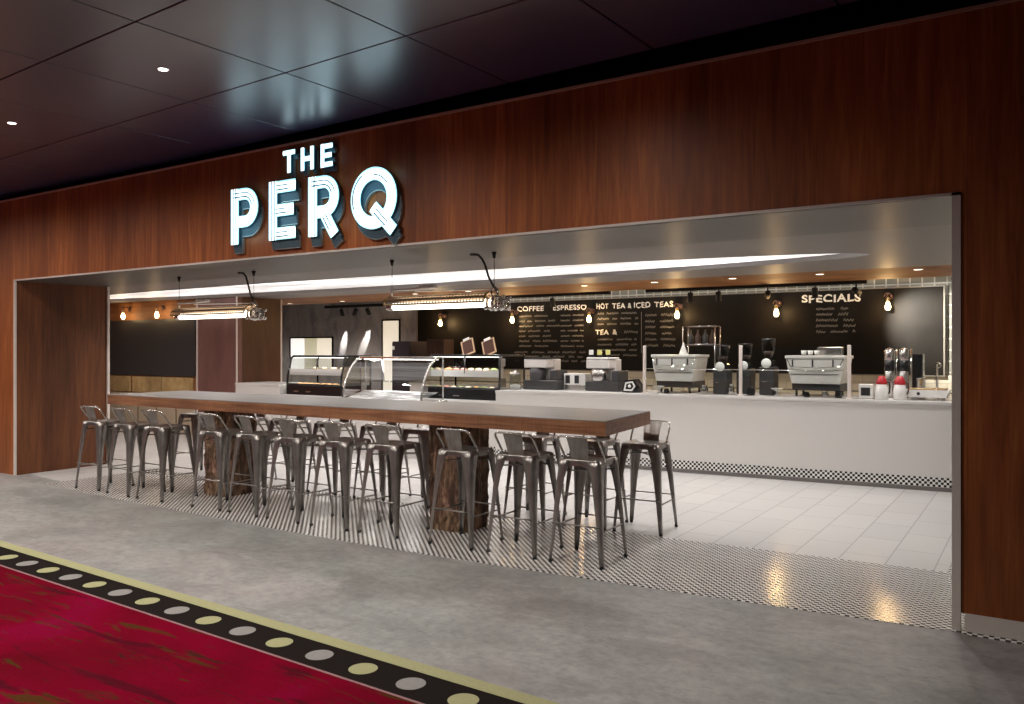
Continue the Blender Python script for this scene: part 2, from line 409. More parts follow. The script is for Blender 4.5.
struct(MB().box((XL - .004, YI - .02, 0), (XL + .03, YI + .012, Z0)).build('trim_4', 'trim'))
struct(MB().box((XR + .03, Y0 - .004, .004), (5, Y0 + .03, .10)).build('baseboard_front', 'trim'))
struct(MB().box((-18, Y0 + .25, Z1), (5, Y0 + .3, 3.9)).build('wall_above', 'black'))
struct(MB().box((XR, Y0 + .45, 0), (XR + .15, 12.5, 2.7)).build('wall_right', 'wall_tile'))

# concourse ceiling: large dark panels with open joints, turned a little against the shopfront
A = math.radians(-2.6); O = Vector((-4.30, 3.80)); PU, PV, ZK = 1.11, 1.06, 3.38
c = MB()
for i in range(-13, 9):
    for j in range(-11, 1):
        c.rbox((i * PU + .006, j * PV - PV * 0 + .006, 0), ((i + 1) * PU - .006, (j + 1) * PV - .006, .03), .004, n=1)
cc = c.build('ceiling', 'ceil_panel'); struct(cc); cc.location = (O.x, O.y, ZK); cc.rotation_euler.z = A
struct(MB().box((-22, -9, 3.52), (8, 5.3, 3.56)).build('ceiling_void', 'black'))
# downlights, one in every second panel
def downlight(x, y, z, label, group, lens, power, r=.04, spot=1.9, col=(1, .95, .88), blend=.6, tint=None):
    t = thing('downlight', label, 'ceiling light', (x, y, z), group=group)
    MB().lathe([(r, .012), (r, -.001), (r * 1.3, -.004), (r * 1.34, 0), (r * 1.3, .003)], seg=20).build('rim', tint or 'steel', t)
    MB().lathe([(0, -.0025), (r * .98, -.0025), (r * .98, .004)], seg=20).build('lens', lens, t)
    if power:
        l = bpy.data.lights.new('downlight_beam', 'SPOT'); l.energy = power; l.spot_size = spot; l.spot_blend = blend; l.color = col; l.shadow_soft_size = .018 if z < 3 else .05
        lo = bpy.data.objects.new('downlight_beam', l); COL.objects.link(lo); lo.location = (x, y, z - .03)
    return t
CA, SA = math.cos(A), math.sin(A)
EXT = 148
for j in range(3):
    for i in range(-5, 2):
        u, v = PU * (2 * i + -.55), -.52 - PV * 2 * j
        x, y = O.x + u * CA - v * SA, O.y + u * SA + v * CA
        if j == 0 and i in (0, -1):
            lab = 'small round downlight in the dark ceiling, ' + ('nearer the letters of the sign' if i == 0 else 'at the left edge of the photo')
            downlight(x, y, ZK, lab, 'concourse downlights', 'can_ext', EXT, r=.03, spot=2.95, blend=1)
        else:       # lamps of the same concourse grid, out of frame
            l = bpy.data.lights.new('concourse_beam', 'SPOT'); l.energy = EXT; l.spot_size = 2.95; l.spot_blend = 1; l.color = (1, .95, .88); l.shadow_soft_size = .05
            lo = bpy.data.objects.new('concourse_beam', l); COL.objects.link(lo); lo.location = (x, y, ZK - .02)

# carpet with its border
u = Vector((1, -.0345)).normalized(); nrm = Vector((-u.y, u.x))
def cb(s_, d): p = Vector((-4.45, 2.895)) + u * s_ + nrm * d; return (p.x, p.y)
def strip(b, d0, d1, z, mi, s0=-16, s1=9):
    b.add([(*cb(s0, d0), z), (*cb(s1, d0), z), (*cb(s1, d1), z), (*cb(s0, d1), z)], [(0, 1, 2, 3)], mi)
pc = [cb(-16, -.150), cb(9, -.150), (5, -6.9), (-21, -6.9)]
struct(MB().prism(pc, 0, .008, axis='z').build('carpet', 'carpet'))
b = MB()
b.prism([cb(-16, -.150), cb(9, -.150), cb(9, -.135), cb(-16, -.135)], 0, .009, 2, 'z')
b.prism([cb(-16, -.135), cb(9, -.135), cb(9, .108), cb(-16, .108)], 0, .008, 0, 'z')
b.prism([cb(-16, .108), cb(9, .108), cb(9, .195), cb(-16, .195)], 0, .0085, 1, 'z')
for k in range(-26, 26):
    px, py = cb(k * .2985, -.013)
    vs = [(px + .068 * math.cos(a), py + .068 * math.sin(a), .0093) for a in [2 * PI * i / 28 for i in range(28)]]
    b.add(vs, [tuple(range(28))], 1 if k % 2 == 0 else 3)
struct(b.build('carpet_border', ['c_black', 'c_yellow', 'c_pink', 'c_grey'], fix=False))

# cafe ceiling with a long pointed recess holding the luminous ceiling
EC = (-8.35, 8.25); EA, EB = 7.0, .82
def ell(n=96, k=1.):
    out = []
    for i in range(n):
        a = 2 * PI * i / n
        out.append((EC[0] + EA * k * math.cos(a), EC[1] + EB * k * math.sin(a)))
    return out
bm = bmesh.new()
E_ = ell(); R_ = [(-17, Y0 + .5), (-.2, Y0 + .5), (-.2, 9.75), (-17, 9.75)]
ev = [bm.verts.new((x, y, ZC)) for x, y in E_]; rv = [bm.verts.new((x, y, ZC)) for x, y in R_]
ed = [bm.edges.new((ev[i], ev[(i + 1) % len(ev)])) for i in range(len(ev))] + [bm.edges.new((rv[i], rv[(i + 1) % 4])) for i in range(4)]
bmesh.ops.triangle_fill(bm, use_beauty=True, edges=ed)
up = [bm.verts.new((x, y, ZC + .05)) for x, y in E_]
for i in range(len(ev)):
    j = (i + 1) % len(ev); bm.faces.new((ev[i], ev[j], up[j], up[i]))
me = bpy.data.meshes.new('ceiling_inside'); bm.to_mesh(me); bm.free(); me.materials.append(M['soffit'])
co = bpy.data.objects.new('ceiling_inside', me); COL.objects.link(co); struct(co)
n = len(E_)
lt = MB(); lt.add([(x, y, ZC + .049) for x, y in ell(96, 1.0)], [tuple(range(96))])
o = lt.build('luminous_ceiling', 'dome'); tag(o, 'long pointed oval of white streaked light recessed in the cafe ceiling', 'ceiling light')
struct(MB().box((-17, 9.75, ZC), (-.2, 11.25, ZC + .05)).build('ceiling_wood', 'slat_wood'))
struct(MB().box((-17, 5, 2.85), (0, 12.6, 2.9)).build('ceiling_upper', 'soffit'))
# back wall
YB = 12.3
struct(MB().box((-14.6, YB, 0), (-10.15, YB + .1, 2.85)).build('wall_back', 'steel_wall'))
struct(MB().box((-10.15, YB, .9), (XR, YB + .1, 2.85)).build('wall_tiled', 'wall_tile'))
struct(MB().box((-10.15, YB - .012, .93), (XR, YB, 1.16)).build('trim_5', 'splash_tile'))
struct(MB().box((-15.4, 9.0, 0), (-12.42, 9.1, 2.45)).build('wall_seating', 'slat_wood'))
struct(MB().box((-12.42, 9.0, 0), (-11.36, 9.1, 2.45)).build('wall_plum', 'wood_plum'))
struct(MB().box((-11.44, 9.1, 0), (-11.36, 9.95, 2.45)).build('wall_return', 'wood_brown'))
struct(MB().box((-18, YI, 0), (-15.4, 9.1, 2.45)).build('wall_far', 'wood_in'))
struct(MB().box((-12.44, 8.985, .02), (-12.41, 9.0, 2.4)).box((-11.375, 8.985, .02), (-11.35, 9.0, 2.4)).box((-11.38, 9.93, .02), (-11.35, 9.96, 2.4)).build('trim_6', 'trim'))
# seating wall: slate board over a stone band and panels
o = MB().rbox((-15.38, 8.965, 1.03), (-12.46, 8.997, 2.06), .004, n=1).build('slate_board', 'slate'); tag(o, 'blank dark slate board on the far left wall above the gold stone band', 'board')
b = MB()
for k, x in enumerate((-15.3, -14.34, -13.42)): b.rbox((x, 8.97, .72), (x + .90, 8.997, 1.01), .004, n=1)
o = b.build('stone_band', 'gold_tile'); tag(o, 'band of golden stone panels below the slate board', 'wall panel')
b = MB()
for k in range(5): b.rbox((-15.3 + .58 * k, 8.97, .003), (-14.76 + .58 * k, 8.997, .70), .004, n=1)
o = b.build('beige_panelling', 'beige'); tag(o, 'row of beige lower wall panels seen beneath the long table', 'wall panel')

# openings in the steel wall
def lit_opening(name, label, cat, x0, x1, z0, z1, bands):
    t = thing(name, label, cat, ((x0 + x1) / 2, YB - .01, z0)); hw = (x1 - x0) / 2; h = z1 - z0
    f = MB(); f.box((-hw - .03, -.02, -.02), (-hw, .008, h + .03)); f.box((hw, -.02, -.02), (hw + .03, .008, h + .03)); f.box((-hw - .03, -.02, h), (hw + .03, .008, h + .03))
    f.build('window_frame' if cat == 'window' else 'door_frame', 'black_gloss', t)
    for a, b_, m in bands:
        MB().box((-hw + a * 2 * hw, -.006, 0), (-hw + b_ * 2 * hw, .004, h)).build('lit_opening', m, t)
    return t
lit_opening('pass_window', 'bright pass-through window in the smoky steel wall behind the left display case', 'window', -13.72, -12.47, 1.05, 1.75, [(0, .34, 'lit_room'), (.34, .64, 'lit_olive'), (.64, 1, 'lit_cream')])
lit_opening('kitchen_doorway', 'narrow cream-lit doorway in the steel wall left of the chalkboard', 'door', -11.05, -10.63, .01, 2.08, [(0, 1, 'lit_cream')])

# ------------------------------------------------------------------ chalkboard
cbt = thing('chalkboard', 'long black menu chalkboard covering the back wall with chalk headings', 'chalkboard', (-5.6, YB - .012, 1.16))
MB().rbox((-4.54, -.03, 0), (4.51, 0, 1.19), .004, n=1).build('board', 'chalkboard', cbt)
f = MB(); f.box((-4.56, -.04, 1.19), (4.53, 0, 1.205)); f.box((4.51, -.04, 0), (4.53, 0, 1.19)); f.box((-4.56, -.04, 0), (-4.54, 0, 1.19)); f.box((-4.56, -.04, -.015), (4.53, 0, 0))
f.build('board_frame', 'dull_metal', cbt)
def text(s_, x0, x1, z0, h, m='chalk', parent=cbt, y=-.034, name='lettering', thick=.012, jit=.0):
    out = MB(); cu = bpy.data.curves.new('t', 'FONT'); cu.body = s_; cu.size = 1; cu.offset = thick; cu.space_character = 1.1
    ob = bpy.data.objects.new('t', cu); COL.objects.link(ob); bpy.context.view_layer.update()
    me = bpy.data.meshes.new_from_object(ob.evaluated_get(bpy.context.evaluated_depsgraph_get()))
    xs = [v.co.x for v in me.vertices]; ys = [v.co.y for v in me.vertices]
    ax, bx, ay, by = min(xs), max(xs), min(ys), max(ys)
    vs = [(x0 + (v.co.x - ax) / (bx - ax) * (x1 - x0), y, z0 + (v.co.y - ay) / (by - ay) * h + jit * math.sin(7 * v.co.x)) for v in me.vertices]
    fs = [tuple(p.vertices) for p in me.polygons]
    bpy.data.objects.remove(ob); bpy.data.curves.remove(cu); bpy.data.meshes.remove(me)
    out.add(vs, fs)
    return out.build(name, m, parent, fix=False)
def bx(x): return x + 5.6
def bz(z): return z - 1.16
for s_, x0, x1, z, h in (('COFFEE', -7.84, -7.29, 2.185, .088), ('ESPRESSO', -7.10, -6.45, 2.185, .088), ('HOT', -6.26, -6.04, 2.185, .092), ('TEA', -5.97, -5.73, 2.185, .092), ('&', -5.685, -5.62, 2.185, .08), ('ICED', -5.575, -5.29, 2.185, .092), ('TEAS', -5.22, -4.90, 2.185, .092), ('TEA', -6.28, -6.03, 1.755, .085), ('&', -5.96, -5.88, 1.755, .08), ('SPECIALS', -2.92, -2.12, 2.185, .11)):
    text(s_, bx(x0), bx(x1), bz(z), h, thick=.03 if s_ == 'SPECIALS' else .018, jit=.006)
def scribble(x0, x1, z, h, seed, m='chalk_dim', b=None):
    rnd = random.Random(seed); b = b or MB(); x = x0
    while x < x1 - h:
        wl = rnd.uniform(.10, .30); xe = min(x1, x + wl); pts = []
        k = 0
        while x < xe:
            pts.append((x, z + (h * rnd.uniform(.55, 1) if k % 2 else h * rnd.uniform(0, .25)))); x += h * rnd.uniform(.28, .5); k += 1
        if len(pts) > 2: b.ribbon(pts, .0085, -.0345, -.033)
        x += h * rnd.uniform(.8, 1.6)
    return b
b = MB()
for i in range(7): scribble(bx(-7.80), bx(-7.15 + .1 * (i % 3)), bz(2.08 - .088 * i), .038, i, b=b); scribble(bx(-6.95), bx(-6.50), bz(2.08 - .088 * i), .032, 40 + i, b=b)
for i in range(3): scribble(bx(-7.9), bx(-6.45), bz(1.44 - .075 * i), .045, 70 + i, b=b)
b.build('menu_writing', 'chalk_dim', cbt)
b = MB()
for i in range(3): scribble(bx(-6.24), bx(-5.50), bz(2.09 - .088 * i), .038, 100 + i, b=b)
for i in range(4): scribble(bx(-6.24), bx(-5.52), bz(1.66 - .088 * i), .038, 110 + i, b=b)
scribble(bx(-5.75), bx(-5.5), bz(1.77), .055, 77, b=b)
b.build('menu_writing', 'chalk_dim', cbt)
b = MB()
for i in range(6): scribble(bx(-5.38), bx(-4.85), bz(2.04 - .098 * i), .05, 130 + i, b=b)
b.box((bx(-5.45), -.0345, bz(1.45)), (bx(-5.442), -.033, bz(2.12)))
b.build('menu_writing', 'chalk_dim', cbt)
b = MB()
for i in range(5): scribble(bx(-2.72), bx(-2.18), bz(2.07 - .082 * i), .045, 150 + i, b=b)
b.build('menu_writing', 'chalk_dim', cbt)

# ------------------------------------------------------------------ the sign: seven illuminated letters
def arc(cx, cy, rx, ry, a0, a1, n=16): return [(cx + rx * math.cos(math.radians(a0 + (a1 - a0) * i / n)), cy + ry * math.sin(math.radians(a0 + (a1 - a0) * i / n))) for i in range(n + 1)]
def letter_strokes(ch, w, h, s):
    e = s / 2
    if ch == 'T': return [([(0, h - e), (w, h - e)], 0), ([(w / 2, 0), (w / 2, h - e)], 0)]
    if ch == 'H': return [([(e, 0), (e, h)], 0), ([(w - e, 0), (w - e, h)], 0), ([(e, h / 2), (w - e, h / 2)], 0)]
    if ch == 'E': return [([(e, 0), (e, h)], 0), ([(e, h - e), (w, h - e)], 0), ([(e, h * .5), (w * .93, h * .5)], 0), ([(e, e), (w, e)], 0)]
    if ch in 'PR':
        lo = h * .40; cy = (h - e + lo) / 2; ry = (h - e - lo) / 2; rx = min(w * .5, ry)
        bowl = [(e, h - e)] + arc(w - e - rx, cy, rx, ry, 90, -90) + [(e, lo)]
        st = [([(e, 0), (e, h)], 0), (bowl, 0)]
        if ch == 'R': st.append(([(w * .50, lo), (w - e * .95, 0)], 0))
        return st
    if ch == 'Q': return [(arc(w / 2, h / 2, w / 2 - e, h / 2 - e, 0, 348, 40), 1), ([(w * .50, h * .36), (w * .93, -h * .045)], 0)]
def letter(ch, x0, z0, w, h, s, label, yf=4.892):
    t = thing('sign_letter', label, 'sign letter', (x0, yf, z0), group='illuminated letters on the fascia')
    yb = Y0 - yf - .004
    st = letter_strokes(ch, w, h, s)
    bd, fc, tb_, gr, hl, sh = MB(), MB(), MB(), MB(), MB(), MB()
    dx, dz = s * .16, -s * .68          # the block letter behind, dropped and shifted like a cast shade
    for k, (p, cl) in enumerate(st):
        d = -.004 if (ch == 'Q' and k == 1) else 0
        bd.ribbon(p, s, d + .0007 * k, .018 + .0007 * k, closed=bool(cl)); fc.ribbon(p, s * .97, -.003 + d - .0006 * k, .001, closed=bool(cl))
        tb_.ribbon(p, s * .68, -.007 + d - .0004 * k, -.002 + d, closed=bool(cl))
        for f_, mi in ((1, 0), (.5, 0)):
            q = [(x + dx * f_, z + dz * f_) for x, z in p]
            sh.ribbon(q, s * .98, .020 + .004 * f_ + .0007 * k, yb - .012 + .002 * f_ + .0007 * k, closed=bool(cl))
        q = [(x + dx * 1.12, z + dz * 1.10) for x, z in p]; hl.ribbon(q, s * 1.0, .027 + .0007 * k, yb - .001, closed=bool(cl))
        if s > .06:
            pv = [Vector(q) for q in p]
            for off in (.10, -.24):
                q2 = []
                for i, v in enumerate(pv):
                    a = pv[i - 1] if (i or cl) else v; c_ = pv[(i + 1) % len(pv)] if (i < len(pv) - 1 or cl) else v
                    dd = (c_ - a).normalized(); q2.append(v + Vector((-dd.y, dd.x)) * s * off)
                if not cl: q2 = q2[:max(2, len(q2) // 2)] if len(q2) > 2 else ([q2[0].lerp(q2[1], .15), q2[0].lerp(q2[1], .7)] if k else q2)
                if ch == 'Q' and cl: q2 = q2[4:11] if off > 0 else q2[14:24]
                gr.ribbon([tuple(v) for v in q2], (.010 if off > 0 else .012), -.0100 + d, -.0078 + d)
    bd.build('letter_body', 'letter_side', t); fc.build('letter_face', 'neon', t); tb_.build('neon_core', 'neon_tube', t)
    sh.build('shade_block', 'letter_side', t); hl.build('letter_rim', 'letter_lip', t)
    if s > .06: gr.build('face_groove', 'groove', t)
    # blue spill of the letter's back lighting on the wood
    l = bpy.data.lights.new('letter_glow', 'AREA'); l.shape = 'RECTANGLE'; l.size = w * .9; l.size_y = h * .9; l.energy = .55 * w * h / .18; l.color = (.35, .8, 1)
    lo = bpy.data.objects.new('letter_glow', l); COL.objects.link(lo); lo.location = (x0 + w / 2, yf - .02, z0 + h / 2); lo.rotation_euler = (PI / 2, 0, 0)
letter('P', -6.262, 2.466, 0.376, 0.508, 0.108, 'large glowing white letter P on the wood fascia, first of the lower word')
letter('E', -5.746, 2.468, 0.340, 0.518, 0.108, 'large glowing white letter E on the wood fascia, between P and R')
letter('R', -5.249, 2.463, 0.365, 0.508, 0.108, 'large glowing white letter R on the wood fascia, between E and Q')
letter('Q', -4.752, 2.470, 0.499, 0.504, 0.108, 'large glowing white letter Q with a slanted tail, last of the lower word')
letter('T', -5.558, 3.042, 0.146, 0.197, 0.043, 'small glowing white letter T at the start of the upper word')
letter('H', -5.338, 3.038, 0.159, 0.197, 0.043, 'small glowing white letter H in the middle of the upper word')
letter('E', -5.098, 3.036, 0.137, 0.197, 0.043, 'small glowing white letter E at the end of the upper word')

# ------------------------------------------------------------------ long communal table
tb = thing('communal_table', 'long communal bar table with thick wood top on two rough timber pedestals', 'table', (-5.7, 5.65, .003))
def pt(x, y): return (x + 5.7, y - 5.65)
top = [pt(-8.82, 5.22), pt(-2.565, 5.16), pt(-2.685, 6.22), pt(-8.88, 6.24)]
MB().prism(top, .890, .990, axis='z').build('tabletop', 'table_edge', tb)
MB().prism([(x * .9995, y * .998) for x, y in top], .990, .997, axis='z').build('top_surface', 'table_top', tb)
def pedestal(x, y):
    bm = bmesh.new()
    b = MB(); N = 12; Z = 26; hw = .20
    ringp = []
    for k in range(4 * N):
        sd, f = divmod(k, N); f = f / N * 2 - 1
        pxy = [(f, -1), (1, f), (-f, 1), (-1, -f)][sd]
        L = max(1, math.hypot(*pxy) / 1.22); ringp.append((pxy[0] / L * hw, pxy[1] / L * hw))
    rnd = random.Random(int(x * 10)); grain = [rnd.uniform(-.012, .012) for _ in ringp]
    vs = []
    for i in range(Z + 1):
        z = .888 * i / Z
        for k, (a, c_) in enumerate(ringp):
            g = 1 + (grain[k] + .006 * math.sin(z * 21 + k) + rnd.uniform(-.006, .006)) / hw; 
            if .20 < z < .235: g *= .965
            vs.append((a * g, c_ * g, z))
    n_ = len(ringp); fs = [(i * n_ + k, i * n_ + (k + 1) % n_, (i + 1) * n_ + (k + 1) % n_, (i + 1) * n_ + k) for i in range(Z) for k in range(n_)]
    fs += [tuple(range(n_))[::-1], tuple(Z * n_ + k for k in range(n_))]
    b.add(vs, fs); return b.build('pedestal', 'bark', tb, loc=(x + 5.7, y - 5.65, 0))
pedestal(-7.14, 5.56); pedestal(-4.15, 5.56)

# ------------------------------------------------------------------ metal stools
def make_stool():
    t = thing('bar_stool', 'x', 'bar stool')
    # seat: dished rounded square with a turned-down rim
    def rsq(h, r, n=5):
        out = []
        for cx, cy, a0 in ((h - r, h - r, 0), (-h + r, h - r, 90), (-h + r, -h + r, 180), (h - r, -h + r, 270)):
            for k in range(n + 1): a = math.radians(a0 + 90 * k / n); out.append((cx + r * math.cos(a), cy + r * math.sin(a)))
        return out
    b = MB(); rings = [(.158, .035, .683), (.160, .035, .718), (.157, .035, .727), (.148, .03, .730), (.135, .03, .724), (.09, .03, .719), (.016, .0155, .717)]
    vs = []
    for h, r, z in rings: vs += [(x, y, z) for x, y in rsq(h, r)]
    n_ = 24; fs = [(i * n_ + k, i * n_ + (k + 1) % n_, (i + 1) * n_ + (k + 1) % n_, (i + 1) * n_ + k) for i in range(len(rings) - 1) for k in range(n_)]
    b.add(vs, fs, 0, True); b.build('seat', 'gun', t)
    legs = []
    for sx, sy in ((-1, -1), (1, -1), (1, 1), (-1, 1)):
        b = MB(); th = .004; secs = [(.722, .162, .092), (.68, .166, .090), (.60, .1735, .070), (.45, .1835, .052), (.30, .193, .040), (.14, .2035, .031), (.012, .213, .026)]
        vs = []
        for z, c_, wd in secs:
            r = min(.03, wd * .45)
            outer = [(c_ - wd, c_)] + [(c_ - r + r * math.sin(a), c_ - r + r * math.cos(a)) for a in [PI / 2 * i / 4 for i in range(5)]] + [(c_, c_ - wd)]
            ri = r - th
            inner = [(c_ - th, c_ - wd)] + [(c_ - r + ri * math.sin(a), c_ - r + ri * math.cos(a)) for a in [PI / 2 * i / 4 for i in range(4, -1, -1)]] + [(c_ - wd, c_ - th)]
            vs += [(x * sx, y * sy, z) for x, y in outer + inner]
        n_ = 14; fs = [(i * n_ + k, i * n_ + (k + 1) % n_, (i + 1) * n_ + (k + 1) % n_, (i + 1) * n_ + k) for i in range(len(secs) - 1) for k in range(n_)]
        fs += [tuple(range(n_)), tuple((len(secs) - 1) * n_ + k for k in range(n_))[::-1]]
        b.add(vs, fs, 0, True); lg = b.build('leg', 'gun', t)
        MB().lathe([(.013, 0), (.015, .004), (.015, .018), (.012, .022)], (sx * .2, sy * .2, 0), 8).build('foot_cap', 'rubber', lg)
    b = MB(); c1, c2 = .193, .192
    for z, a, ax in ((.275, c1, 'x'), (.245, c2, 'y')):
        for s_ in (-1, 1):
            p = [(-a, s_ * a, z), (a, s_ * a, z)] if ax == 'x' else [(s_ * a, -a, z), (s_ * a, a, z)]
            b.tube(p, .006, 6)
    b.build('foot_rail', 'gun', t)
    b = MB()
    for p in ([(-.158, -.158, .64), (.158, .158, .64)], [(-.158, .158, .63), (.158, -.158, .63)]): b.tube(p, .006, 6)
    b.build('cross_brace', 'gun', t)
    # back: bent tube hoop and a curved centre plate
    pts = [(-.157, -.060, .700), (-.158, -.075, .745), (-.160, -.140, .830), (-.158, -.165, .862), (-.148, -.180, .880), (-.128, -.188, .889), (-.08, -.196, .891), (0, -.200, .891)]
    pts += [(-x, y, z) for x, y, z in pts[-2::-1]]
    MB().tube(pts, .0085, 8).build('back_hoop', 'gun_light', t)
    b = MB(); vs = []; rows = [(.722, -.150, .068), (.765, -.158, .069), (.82, -.176, .075), (.862, -.190, .080), (.889, -.198, .082)]
    for dz in (0, .003):
        for z, y, hw in rows:
            for k in range(7): f_ = k / 3 - 1; vs.append((f_ * hw, y + dz + .012 * f_ * f_, z))
    fs = []
    for s_ in (0, 35):
        for i in range(4):
            for k in range(6): a = s_ + i * 7 + k; fs.append((a, a + 1, a + 8, a + 7))
    for i in range(4): fs += [(i * 7, i * 7 + 7, i * 7 + 42, i * 7 + 35), (i * 7 + 6, i * 7 + 41, i * 7 + 48, i * 7 + 13)]
    for k in range(6): fs += [(k, k + 35, k + 36, k + 1), (28 + k, 29 + k, 64 + k, 63 + k)]
    b.add(vs, fs, 0, False); b.build('backrest', 'gun', t)
    return t
stool = make_stool(); used = False
ords = ['first', 'second', 'third', 'fourth', 'fifth', 'sixth', 'seventh', 'eighth', 'ninth', 'tenth', 'eleventh']
front = [(-8.59, 5.055, 3), (-7.985, 5.04, -2), (-7.455, 5.045, 1), (-6.60, 5.07, 1), (-6.085, 5.085, -2), (-5.565, 5.09, -1), (-5.02, 5.10, 2), (-4.495, 5.13, 1), (-3.765, 5.145, -1), (-3.24, 5.175, 1), (-2.72, 5.20, 1)]
back = [(-8.57, 6.22, 182), (-7.62, 6.22, 179), (-6.93, 6.2, 178), (-6.29, 6.24, 181), (-5.64, 6.26, 179), (-5.06, 6.24, 180), (-3.82, 6.27, 181), (-3.225, 6.29, 178), (-2.775, 6.33, 184)]
extra = {1: 'behind the near row, seen past the far end of the table', 2: 'first full gap left of the far pedestal'}
for i, (x, y, rz) in enumerate(front):
    o = stool if i == 0 else copy_tree(stool)
    o.location = (x, y, .003); o.rotation_euler.z = math.radians(rz)
    lab = f'gunmetal low-back bar stool, {ords[i]} from the left in the near row'
    if i == 0: lab = 'gunmetal bar stool at the far left end of the near row, beside the wood wall'
    if i == 10: lab = 'gunmetal bar stool at the right end of the near row, nearest the camera'
    if i == 8: lab = 'gunmetal bar stool standing in front of the nearer timber pedestal, near row'
    tag(o, lab, 'bar stool', 'metal stools along the near side of the table')
for i, (x, y, rz) in enumerate(back):
    o = copy_tree(stool); o.location = (x, y, .003); o.rotation_euler.z = math.radians(rz)
    lab = f'gunmetal bar stool, {ords[i]} from the left in the row behind the table'
    if i == 8: lab = 'gunmetal bar stool standing clear of the table end on the white tile edge'
    tag(o, lab, 'bar stool', 'metal stools along the far side of the table')

# ------------------------------------------------------------------ pendant lamps over the table
def pendant(x0, x1, y, z, label):
    L = x1 - x0; t = thing('pendant_lamp', label, 'pendant lamp', (x0, y, z), group='industrial tube pendants')
    tl = L - .24
    Rx = Matrix.Rotation(PI / 2, 4, 'Y')
    b = MB(); b.tube([(.03, 0, 0), (.03 + tl, 0, 0)], .032, 14); b.build('lamp_tube', 'tube', t)
    b = MB(); vs = []; nn = 14
    for i in range(2):
        for k in range(nn + 1): a = math.radians(-4 + 188 * k / nn); vs.append((.02 + i * (tl + .02), .10 * math.cos(a), .012 + .085 * math.sin(a)))
    b.add(vs, [(k, k + 1, nn + 2 + k, nn + 1 + k) for k in range(nn)], 0, True); b.build('reflector', 'perf', t)
    b = MB()
    for s_ in (-1, 1): b.tube([(.02, s_ * .10, .008), (.04 + tl, s_ * .10, .008)], .006, 6)
    for xx in (.02, .04 + tl):
        b.tube([(xx, .10 * math.cos(a), .012 + .085 * math.sin(a)) for a in [PI * k / 12 for k in range(13)]], .006, 6)
    b.build('reflector_rim', 'brass', t)
    b = MB()      # left end cap
    b.lathe([(.0, -.06), (.022, -.055), (.036, -.03), (.036, .03), (.03, .035)], T=Matrix.Translation((.02, 0, 0)) @ Rx, seg=14)
    b.build('end_cap', 'chrome', t)
    b = MB(); X = .03 + tl      # cast clamp with rings and bolts at the right end
    for xx, r, rr in ((X, .046, .012), (X + .06, .055, .014), (X + .13, .05, .013)):
        b.tube([(xx, r * math.cos(a), r * math.sin(a)) for a in [2 * PI * k / 16 for k in range(16)]], rr, 8, closed=True)
    b.tube([(X, 0, 0), (X + .14, 0, 0)], .03, 12)
    for a in range(4):
        yy, zz = .062 * math.cos(a * PI / 2 + .7), .062 * math.sin(a * PI / 2 + .7)
        b.tube([(X - .03, yy, zz), (X + .17, yy, zz)], .009, 6)
        for xx in (X - .01, X + .09, X + .17): b.lathe([(0, -.009), (.017, -.008), (.017, .008), (0, .009)], seg=6, T=Matrix.Translation((xx, yy, zz)) @ Rx)
    b.tube([(X + .16 + .04 * math.cos(a), 0, .045 * math.sin(a) - .01) for a in [2 * PI * k / 14 for k in range(14)]], .011, 6, closed=True)
    b.tube([(X + .05 + .035 * math.cos(a), 0, .085 + .045 * math.sin(a)) for a in [2 * PI * k / 14 for k in range(14)]], .010, 6, closed=True)
    b.tube([(X + .07, .02, .05), (X + .05, 0, .14)], .012, 6)
    b.build('end_clamp', 'chrome', t)
    b = MB(); b.rbox((.02, -.02, .145), (.50, .02, .162), .006); b.tube([(.03, 0, .10), (.03, 0, .13)], .008, 6); b.tube([(X, 0, .10), (X, 0, .13)], .006, 6); b.tube([(.30, 0, .133), (X, 0, .118)], .006, 6)
    b.build('top_rail', 'white_plastic', t)
    b = MB(); b.rbox((.36, -.035, .150), (.54, .035, .185), .012); b.build('junction_box', 'white_plastic', t)
    zt = ZC - z if y > Y0 + 1.0 else Z0 - .004 - z
    b = MB()
    for xx in (.03, X + .045): MB().tube([(xx, 0, .13), (xx + .002, 0, zt - .02)], .0028, 5).build('suspension_wire', 'black', t)
    for xx in (.03, X + .045): MB().lathe([(.0, -.055), (.012, -.05), (.016, -.02), (.022, 0)], (xx, 0, zt), 10).build('ceiling_mount', 'black_gloss', t)
    b = MB(); pts = [(X + .05, .0, .12), (X - .01, 0, .22), (X - .05, .0, .33), (X - .08, 0, zt - .05), (X - .12, 0, zt - .015), (X - .20, 0, zt - .008)]
    b.tube(pts, .010, 7); b.build('power_cable', 'charcoal', t)
    return t
pendant(-5.03, -3.70, 5.68, 1.895, 'tube pendant with perforated brass shade over the middle of the long table')
pendant(-8.20, -6.74, 5.68, 1.875, 'tube pendant with perforated brass shade at the far left end of the table')

